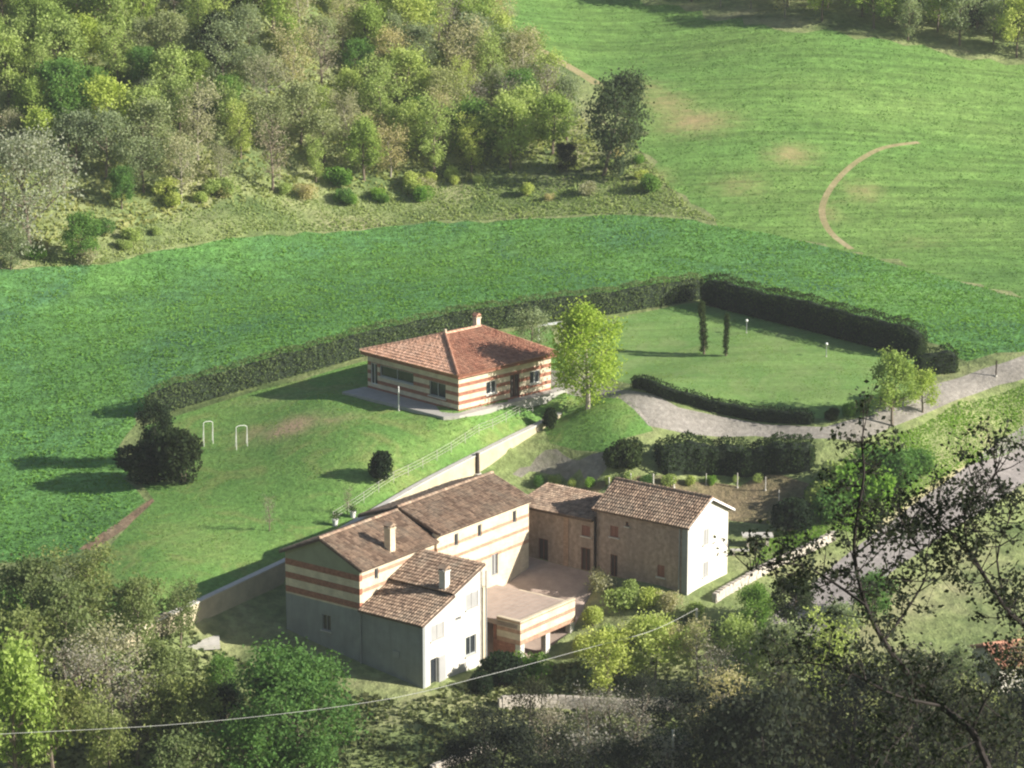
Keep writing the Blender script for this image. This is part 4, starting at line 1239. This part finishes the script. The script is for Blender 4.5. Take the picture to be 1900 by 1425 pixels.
hedge('thick dark clipped hedge block behind the stone house, below the driveway', [site(*p) for p in ((1225, 866), (1320, 868), (1420, 868), (1505, 865))], 2.5, 2.7, 'hedge', 6, 60, .19, 1.3)

# ------------------------------------------------------------------ garden trees and shrubs
px_plant('lime_tree', 'birch', 1091, 757, 9.8, 'tall bright yellow green tree beside the pavilion', var=0, wide=1.0)
px_plant('tree', 'sage', 985, 668, 4.6, 'grey green tree behind the right end of the pavilion', wide=1.15)
px_plant('lime_tree', 'lime', 1655, 790, 6.3, 'bright green young tree at the lawn corner by the driveway', wide=.95)
px_plant('lime_tree', 'lime', 1712, 765, 3.6, 'smaller bright green tree right of the lawn corner tree', var=1, wide=1.1)
px_plant('cypress', 'cypress', 1306, 657, 5.3, 'taller of the two thin dark cypresses, left one on lawn', cat='cypress', group='pair of cypresses on the hedged lawn')
px_plant('cypress', 'cypress', 1347, 660, 4.3, 'shorter of the two thin dark cypresses, right one on lawn', cat='cypress', group='pair of cypresses on the hedged lawn')
px_plant('shrub', 'b_deep', 706, 889, 2.3, 'small upright dark shrub alone on the garden lawn', cat='shrub', wide=.72)
px_plant('dark_tree', 'deep', 290, 862, 5.4, 'dark upright evergreen at the left end of the long hedge', wide=.85)
px_plant('dark_bush', 'b_deep', 342, 896, 4.6, 'large round dark evergreen bush at the lower left of the lawn', cat='bush', var=1, wide=.9)
px_plant('dark_bush', 'b_deep', 288, 893, 3.6, 'dark bush in the shade left of the round evergreen', cat='bush', var=1, wide=1.1)
px_plant('sapling', 'grey', 500, 985, 2.6, 'thin bare sapling on the lawn above the retaining wall shade', cat='sapling', wide=.8)
px_plant('sapling', 'grey', 645, 955, 2.0, 'small bare sapling near the wall behind the farmhouse roof', cat='sapling', wide=.8)
px_plant('shrub', 'b_deep', 1020, 795, 1.8, 'small dark shrub at the far end of the cream wall', cat='shrub', wide=.6)
px_plant('dark_bush', 'b_deep', 1465, 985, 2.6, 'dark green bush behind the pale slab right of the stone house', cat='bush', wide=1.0)
for i, (x, y, h, k) in enumerate(((1545, 960, 2.4, 'b_green'), (1590, 930, 3.0, 'b_green'), (1640, 900, 3.2, 'b_green'), (1560, 900, 2.0, 'b_olive'), (1690, 880, 2.2, 'b_green'), (1520, 935, 1.8, 'b_olive'))):
    px_plant('bank_shrub', k, x, y, h, f'{"olive" if k == "b_olive" else "fresh green"} shrub on the road bank, {("lowest beside the dark bush", "in the middle of the row", "second highest of the row", "above the others, facing the driveway", "highest of the row", "lowest, facing the garden stakes")[i]}', cat='shrub', group='shrubs on the road bank', var=i)
gx = [1000, 1030, 1062, 1095, 1128, 1165, 1200, 1240, 1280, 1320, 1365, 1405]
for i, x in enumerate(gx):
    px_plant('garden_plant', 'b_olive' if i % 3 else 'b_green', x, 902 + 4 * math.sin(i) - (i > 6) * 4, rnd.uniform(.7, 1.1), f'low bushy vegetable plant behind the houses, {ORD[i]} in the bed', cat='plant', group='row of garden plants behind the houses', var=i, wide=.8)

# ------------------------------------------------------------------ foreground trees
fore = [
    ('leafy', 60, 1215, 6.9), ('leafy', 170, 1190, 6.4), ('leafy', 120, 1260, 6.9), ('leafy', 255, 1225, 6.0), ('leafy', 335, 1200, 4.4), ('leafy', 40, 1330, 7.4),
    ('tan', 205, 1330, 6.9), ('leafy', 300, 1335, 5.7), ('grey', 150, 1370, 6.9), ('leafy', 100, 1450, 6.9), ('grey', 255, 1420, 6.4), ('deep', 420, 1400, 5.1),
    ('leafy', 340, 1440, 6.4), ('green', 410, 1300, 3.3), ('leafy', 210, 1500, 6.4), ('green', 460, 1500, 6.0), ('leafy', 330, 1530, 6.0), ('green', 20, 1180, 3.7), ('shade', 300, 1400, 5.1),
]
grove([(k, site(x, y), h, 'nearer the farmhouse' if x > 160 else 'towards the edge') for k, x, y, h in fore], 'lower left', 'budding trees in the left foreground')
px_plant('big_tree', 'big', 555, 1475, 9.3, 'large leafy bright green tree in the foreground below the white wing', wide=1.08)
px_plant('lime_tree', 'lime', 35, 1490, 11.0, 'tall bright yellow green tree in the lower left corner', wide=.8)
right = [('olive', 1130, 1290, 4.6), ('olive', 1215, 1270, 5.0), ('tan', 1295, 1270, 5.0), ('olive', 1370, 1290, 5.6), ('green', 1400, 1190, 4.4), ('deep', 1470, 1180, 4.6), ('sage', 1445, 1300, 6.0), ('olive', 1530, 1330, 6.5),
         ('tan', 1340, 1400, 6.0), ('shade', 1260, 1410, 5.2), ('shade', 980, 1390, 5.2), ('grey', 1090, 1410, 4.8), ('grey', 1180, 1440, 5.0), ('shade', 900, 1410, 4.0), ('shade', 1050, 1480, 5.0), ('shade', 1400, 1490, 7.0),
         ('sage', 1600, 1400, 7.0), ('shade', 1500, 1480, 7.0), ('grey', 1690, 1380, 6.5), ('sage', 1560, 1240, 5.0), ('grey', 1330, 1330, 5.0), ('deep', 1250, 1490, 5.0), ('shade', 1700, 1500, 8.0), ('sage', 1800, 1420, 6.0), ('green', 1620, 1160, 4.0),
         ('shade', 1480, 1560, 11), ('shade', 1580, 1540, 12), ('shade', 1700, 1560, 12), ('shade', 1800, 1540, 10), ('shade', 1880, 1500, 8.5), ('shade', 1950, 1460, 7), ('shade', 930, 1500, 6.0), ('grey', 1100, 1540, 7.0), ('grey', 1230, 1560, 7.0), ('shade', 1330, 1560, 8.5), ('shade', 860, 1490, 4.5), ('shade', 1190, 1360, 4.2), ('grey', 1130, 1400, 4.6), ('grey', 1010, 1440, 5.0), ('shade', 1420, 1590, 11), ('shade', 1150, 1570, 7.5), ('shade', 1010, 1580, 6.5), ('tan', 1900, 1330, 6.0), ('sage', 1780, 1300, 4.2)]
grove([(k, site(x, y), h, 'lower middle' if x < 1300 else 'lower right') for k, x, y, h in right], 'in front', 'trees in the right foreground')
for x, y, h, k, lb in ((935, 1275, 2.6, 'b_deep', 'dark shrub against the garage under the terrace corner'), (985, 1262, 1.9, 'b_green', 'green shrub in front of the middle garage pillar'), (1100, 1160, 1.6, 'b_olive', 'olive shrub just right of the terrace parapet'),
                       (1150, 1130, 1.7, 'b_olive', 'olive shrub below the left door of the stone house'), (1200, 1128, 1.7, 'b_olive', 'olive shrub below the right door of the stone house'), (1245, 1130, 1.5, 'b_tan', 'straw coloured shrub below the red shutter near the house corner'),
                       (1290, 1150, 1.5, 'b_olive', 'olive shrub below the white gable corner of the stone house'), (1130, 1200, 1.8, 'b_olive', 'olive shrub low on the slope, right of the garage'), (1185, 1190, 2.0, 'b_olive', 'largest olive shrub midway down the slope below the stone house'),
                       (1240, 1195, 1.9, 'b_tan', 'straw coloured shrub low on the slope below the house corner'), (1290, 1200, 1.9, 'b_olive', 'olive shrub low on the slope, left of the pale bank wall'), (1080, 1215, 1.6, 'b_olive', 'olive shrub right of the last garage pillar'),
                       (890, 1285, 1.5, 'b_deep', 'low dark shrub right of the white wing door'), (1120, 1095, 1.6, 'b_tan', 'straw coloured shrub at the courtyard edge, before the brown doors'), (1170, 1105, 1.3, 'b_olive', 'small olive shrub close under the stone house front wall')):
    px_plant('slope_shrub', k, x, y, h, lb, cat='shrub', group='shrubs on the slope in front of the stone house', var=int(x) % 3)

# ------------------------------------------------------------------ the near tree whose limbs cross the lower right corner
def near_tree():
    rng = np.random.default_rng(5); D = 55.0
    base = np.array([13.2, 51.0, g1(13.2, 51.0)])
    t = thing('near_tree', 'dark leafy branches of the near tree reaching in at the lower right', 'tree', base)
    tm = MB()
    limbs = [
        ([(1900, 1560), (1833, 1425), (1802, 1355), (1743, 1309), (1689, 1255), (1640, 1190), (1607, 1124), (1585, 1030), (1592, 950), (1603, 880), (1598, 820)], .085, 0),
        ([(1960, 1240), (1900, 1160), (1870, 1133), (1833, 1079), (1793, 1015), (1743, 970), (1711, 938)], .065, 1.2),
        ([(1743, 1309), (1660, 1290), (1580, 1250), (1500, 1230), (1430, 1235)], .035, -.8),
        ([(1607, 1124), (1545, 1080), (1490, 1050), (1430, 1045), (1395, 1060)], .03, -.5),
        ([(1640, 1190), (1690, 1120), (1720, 1060), (1700, 1010), (1670, 960)], .03, .5),
        ([(1793, 1015), (1790, 960), (1800, 915), (1840, 890), (1850, 872)], .022, 1.0),
        ([(1870, 1133), (1850, 1040), (1870, 970), (1890, 930)], .028, 1.5),
        ([(1802, 1355), (1840, 1280), (1880, 1240), (1900, 1200)], .035, .4),
        ([(1689, 1255), (1700, 1330), (1650, 1390), (1600, 1430)], .03, -.4),
        ([(1585, 1030), (1640, 990), (1690, 975), (1740, 985)], .024, .6),
        ([(1833, 1425), (1770, 1440), (1690, 1450)], .04, -.2),
    ]
    fork = at_y(1930, 1640, D - 1.5) - base
    tm.tube([(0, 0, -1), (0, 0, .5), fork * .5 + np.array([.2, 0, 0]), fork], [.30, .26, .2, .13], 8)
    tm.tube([fork, at_y(1960, 1240, D + 1.2) - base], [.1, .065], 6); tm.tube([fork, at_y(1900, 1560, D) - base], [.12, .085], 6)
    cl = []
    for pix, r, dy in limbs:
        P = smooth_line([at_y(x, y, D + dy + .4 * math.sin(x * .03)) - base for x, y in pix], 3)
        n = len(P); tm.tube(P, list(np.linspace(r, r * .25, n)), 6)
        for i in range(2, n):
            for _k in range(3 if rng.random() < .7 else 2):
                d = rng.normal(size=3) * np.array([1, .8, 1]) + Z_ * .35; d /= np.linalg.norm(d)
                l = rng.uniform(.3, .95); q = [P[i], P[i] + d * l * .5, P[i] + d * l + Z_ * .08]
                tm.tube(q, [.014, .01, .004], 4, False); cl += [q[1], q[2], q[2]]
                for _ in range(3):
                    e = d + rng.normal(size=3) * .7; e /= np.linalg.norm(e); a = q[1] + (q[2] - q[1]) * rng.random(); b = a + e * rng.uniform(.15, .45)
                    tm.tube([a, b], [.007, .003], 3, False); cl += [b, b, .5 * (a + b)]
        cl.append(P[-1])
    cl = np.array(cl); NL = 11000; ix = rng.integers(0, len(cl), NL)
    C = cl[ix] + rng.normal(size=(NL, 3)) * .085
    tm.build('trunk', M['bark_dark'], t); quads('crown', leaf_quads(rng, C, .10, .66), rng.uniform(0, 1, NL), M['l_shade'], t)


near_tree()

# ------------------------------------------------------------------ small things
def goal(px, py, w, h, label, depth):
    p = site(px, py)
    t = thing('goal_frame', label, 'goal', p, R(20), 'pair of small goals on the garden lawn')
    for sx in (-1, 1):
        m = MB(); m.tube([(sx * w / 2, 0, -.1), (sx * w / 2, 0, h)], .026, 8); m.build('goal_post', M['metal_white'], t)
        m = MB(); m.tube([(sx * w / 2, 0, h), (sx * w / 2 + .1, depth, 0)], .025, 6); m.build('back_stay', M['metal_white'], t)
    m = MB(); m.tube([(-w / 2, 0, h), (-w / 4, 0, h + .12), (w / 4, 0, h + .12), (w / 2, 0, h)], .026, 8); m.build('crossbar', M['metal_white'], t)


goal(387, 826, .85, 2.1, 'left one of two small white goals on the lawn', .8)
goal(449, 832, 1.0, 2.0, 'right one of two small white goals, with rounded top', .8)


def pole(name, p, h, r, mat, label, cat='post', group=None, cap=None):
    t = thing(name, label, cat, p, 0, group)
    m = MB(); m.tube([(0, 0, -.4), (0, 0, h * .5), (0, 0, h)], [r, r * .95, r * .85], 10); m.build('shaft', M[mat], t)
    m = MB(); m.tube([(0, 0, -.02), (0, 0, .1)], [r * 1.9, r * 1.7], 10); m.build('base_plate', M['concrete'], t)
    if cap == 'lamp':
        m = MB()
        prof = [(.03, 0), (.11, .05), (.15, .14), (.11, .24), (.03, .28)]
        m.tube([(0, 0, h + z) for _, z in prof], [q for q, _ in prof], 10); m.build('lamp_globe', M['metal_white'], t, True)
    elif cap == 'cross':
        m = MB(); m.tube([(-.6, 0, h - .25), (.6, 0, h - .25)], .05, 6); m.build('crossarm', M[mat], t)
        for sx in (-.5, 0, .5):
            m = MB(); m.tube([(sx, 0, h - .2), (sx, 0, h - .02)], .05, 6); m.build('insulator', M['metal_white'], t)
    else:
        m = MB(); m.tube([(0, 0, h), (0, 0, h + .06)], [r * 1.1, r * .5], 10); m.build('cap', M[mat], t)
    return t


pole('lawn_post', site(740, 762), 2.2, .06, 'metal_white', 'white upright post on the lawn edge in front of the pavilion window')
pole('lawn_post', site(305, 832), 2.3, .05, 'metal_white', 'thin pale pole standing before the dark evergreen at the hedge end')
pole('dark_post', site(886, 880), 1.9, .2, 'wood_dark', 'thick dark post standing against the cream retaining wall')
pole('track_post', site(1848, 698), 1.4, .07, 'wood_dark', 'dark wooden post beside the gravel track on the right')
pole('garden_lamp', site(1385, 618), 1.1, .035, 'metal_grey', 'white garden lamp before the shaded hedge, nearer the cypresses', 'lamp', 'garden lamps along the shaded hedge', 'lamp')
pole('garden_lamp', site(1533, 662), 1.1, .035, 'metal_grey', 'white garden lamp before the shaded hedge, farther from the cypresses', 'lamp', 'garden lamps along the shaded hedge', 'lamp')
pole('utility_pole', site(1246, 1560), 8.0, .1, 'concrete', 'pale concrete utility pole at the bottom of the picture', 'pole')
pole('marker_post', site(1105, 1268), 1.75, .09, 'concrete', 'short pale post among shrubs above the rubble wall', 'post')
for i, (x, y, h) in enumerate(((1130, 905, .9), (1170, 905, 1.25), (1212, 905, 1.2), (1250, 905, .9), (1310, 900, 1.0), (1368, 905, 1.3), (1420, 910, 1.2), (1445, 935, 1.2))):
    pole('garden_stake', site(x, y), h, .075 if i < 4 else .05, 'concrete', f'pale garden stake behind the stone house, {ORD[i]} in the row', 'stake', 'pale stakes in the kitchen garden')

# pale canopy behind the yellow green tree
cp = site(1020, 640)
t = thing('garden_canopy', 'small white flat canopy on thin legs behind the pavilion', 'canopy', cp, R(10))
m = MB(); m.prism([(-1.2, -.35, 1.95), (1.2, -.35, 2.15), (1.2, -.35, 2.21), (-1.2, -.35, 2.01)], (0, .7, 0)); m.build('canopy_roof', M['metal_white'], t)
for sx in (-1.1, 1.1):
    for sy in (-.3, .3):
        m = MB(); m.tube([(sx, sy, -.1), (sx, sy, 2.0)], .03, 6); m.build('leg', M['metal_white'], t)

# stone slab table right of the stone house
tb = site(1405, 1012)
t = thing('slab_table', 'long pale slab table on stone legs right of the stone house', 'table', tb, R(0))
m = MB(); m.box((-1.3, -.6, .85), (1.3, .6, .99)); m.build('tabletop', M['concrete'], t)
for sx in (-.9, .7):
    m = MB(); m.box((sx, -.4, -.6), (sx + .25, .4, .85)); m.build('leg', M['rubble'], t)
tb = site(1372, 1030)
t = thing('stone_bench', 'low pale bench beside the slab table near the white gable', 'bench', tb, R(0))
m = MB(); m.box((-.8, -.25, .4), (.8, .25, .5)); m.build('seat', M['concrete'], t)
for sx in (-.6, .4):
    m = MB(); m.box((sx, -.2, -.4), (sx + .2, .2, .4)); m.build('leg', M['rubble'], t)


# stone walls: courses of separate uneven stones
def stone_wall(label, line, h, seed, cell=(.55, .32), mat='rubble', th=.45, name='stone_wall'):
    r = random.Random(seed); L = smooth_line([np.array(p[:2]) for p in line], 6)
    o = np.array([*L[len(L) // 2], 0]); o[2] = g1(o[0], o[1])
    t = thing(name, label, 'wall', o); L = np.array(L)
    s = np.r_[0, np.cumsum(np.linalg.norm(np.diff(L, axis=0), axis=1))]
    core, top, big = MB(), MB(), []
    pt = lambda a: np.array([np.interp(a, s, L[:, 0]), np.interp(a, s, L[:, 1])])
    a = 0.0
    for i in range(int(s[-1] / 1.0)):
        p, q = pt(i * 1.0), pt(min(s[-1], i + 1.0)); d = (q - p) / (np.linalg.norm(q - p) + 1e-9); n = np.array([-d[1], d[0]])
        z = min(g1(*p), g1(*q)) - .5
        core.obox(np.array([*(p - n * th * .38), z]) - o, np.array([*(q - p), g1(*q) - g1(*p)]), np.array([*(n * th * .76), 0]), (0, 0, h + .42))
    core.build('wall_core', M['rubble'], t)
    meshes = []
    for k in range(6):
        b = MB(); j = lambda: r.uniform(-.07, .07)
        vs = [(x + j(), y + j(), z + j()) for x, y, z in ((-.5, -.5, -.5), (.5, -.5, -.5), (.5, .5, -.5), (-.5, .5, -.5), (-.42, -.42, .5), (.42, -.42, .5), (.42, .42, .5), (-.42, .42, .5))]
        b.add(vs, [(0, 3, 2, 1), (4, 5, 6, 7), (0, 1, 5, 4), (1, 2, 6, 5), (2, 3, 7, 6), (3, 0, 4, 7)])
        ob = b.build('stone', M[mat]); meshes.append(ob.data); bpy.data.objects.remove(ob)
    nrow = max(1, int(h / cell[1])); cnt = 0
    for row in range(nrow):
        a = r.uniform(0, .3)
        while a < s[-1] and cnt < 280:
            w = cell[0] * r.uniform(.7, 1.35); p = pt(a + w / 2); q = pt(min(s[-1], a + w / 2 + .1)); ang = math.atan2(*(q - p)[::-1])
            ob = bpy.data.objects.new('stone', r.choice(meshes)); COL.objects.link(ob); ob.parent = t
            ob.location = np.array([p[0], p[1], g1(*p) + (row + .5) * h / nrow]) - o
            ob.scale = (w * .96, th * r.uniform(.95, 1.12), h / nrow * r.uniform(.88, 1.02)); ob.rotation_euler = (0, r.uniform(-.03, .03), ang)
            a += w; cnt += 1
    return t


stone_wall('pale sunlit stone wall along the green bank right of the stone house', [site(*p) for p in ((1325, 1118), (1380, 1085), (1440, 1052), (1500, 1025), (1545, 1002))], .75, 1)
stone_wall('low broken rubble wall in the shaded scrub at the bottom', [site(*p) for p in ((925, 1315), (1020, 1312), (1120, 1318), (1220, 1318), (1310, 1308))], 1.0, 2, (.5, .33))
stone_wall('pale stone wall end at the bottom edge below the white wing', [site(*p) for p in ((800, 1436), (860, 1412), (912, 1392))], .7, 3, (.6, .35))
stone_wall('short broken stone wall at the left, among budding trees', [site(*p) for p in ((225, 1200), (275, 1172), (310, 1158))], .9, 4, (.6, .35), 'wall_cream')

# house at the right edge behind the near branches
hp = site(1925, 1250)
t = thing('cottage', 'low white cottage with red tiled roof behind the near branches', 'cottage', hp, R(20))
wall(t, (-4.5, -2, 0), X_, -Y_, 9, [(-2.5, 1.9, 'wall', 'white', 0)], [(1.5, 2.4, .5, 1.5), (5, 5.9, .0, 1.7)])
window(t, (-4.5, -2, 0), X_, -Y_, (1.5, 2.4, .5, 1.5)); window(t, (-4.5, -2, 0), X_, -Y_, (5, 5.9, 0, 1.7), name='door', sill=False, frame='shutter_brown', pane='wood_dark')
wall(t, (-4.5, -1.7, 0), Y_, -X_, 4.0, [(-2.5, 1.9, 'wall', 'white', 0)]); wall(t, (4.5, -1.7, 0), Y_, X_, 4.0, [(-2.5, 1.9, 'wall', 'white', 0)]); wall(t, (-4.2, 2.3, 0), X_, Y_, 8.4, [(-2.5, 1.9, 'wall', 'white', 0)])
m = MB(); m.prism([(-4.5, -1.7, 1.9), (-4.5, 2.3, 1.9), (-4.5, .15, 2.75)], (.25, 0, 0)); m.prism([(4.25, -1.7, 1.9), (4.25, 2.3, 1.9), (4.25, .15, 2.75)], (.25, 0, 0)); m.build('gable', M['white'], t)
pitched(t, -4.8, 4.8, -2.4, 1.85, .15, 2.85, 2.7, 'tile_red', 'slab_red', 81)

# gravel patch of pale path at the foot of the farmhouse shade
p = site(375, 1190)
t = thing('paving_slab', 'pale paving slab in the grass left of the farmhouse', 'slab', p, R(15))
m = MB()
m.prism([(-1.3, -1.1, -.3), (1.2, -1.3, -.3), (1.5, .9, -.3), (-1.0, 1.2, -.3)], (0, 0, .36)); m.build('slab', M['concrete'], t)

# pots by the wall behind the farmhouse roof
for (x, y, lb) in ((622, 975, 'white plant pot left of the bare sapling by the wall'), (655, 960, 'white plant pot right of the bare sapling by the wall')):
    p = site(x, y); t = thing('plant_pot', lb, 'pot', p, 0, 'pots on the lawn edge')
    m = MB(); m.tube([(0, 0, -.05), (0, 0, .1), (0, 0, .5), (0, 0, .55)], [.18, .2, .28, .3], 10); m.build('pot', M['frame_white'], t)
    rng = np.random.default_rng(int(x)); C = rng.normal(size=(160, 3)) * .2 + np.array([0, 0, .75]); quads('foliage', leaf_quads(rng, C, .14), rng.random(160), M['l_hedge'], t)

# overhead cable
cp = site(1292, 1172)
pole('service_post', cp, 1.9, .1, 'concrete', 'pale post below the white gable where the overhead cable ends', 'post')
CABLE_END = cp + np.array([0, 0, 1.9])
pts = [at_y(-150, 1372, 170), at_y(0, 1362, 172), at_y(350, 1342, 176), at_y(690, 1302, 180), at_y(900, 1254, 184), at_y(1100, 1200, 188), at_y(1210, 1170, 190), CABLE_END]
t = thing('overhead_cable', 'thin pale overhead cable crossing the foreground trees', 'cable', pts[3])
m = MB(); m.tube([p - pts[3] for p in smooth_line(pts, 8)], .012, 5); m.build('wire', M['cable'], t)
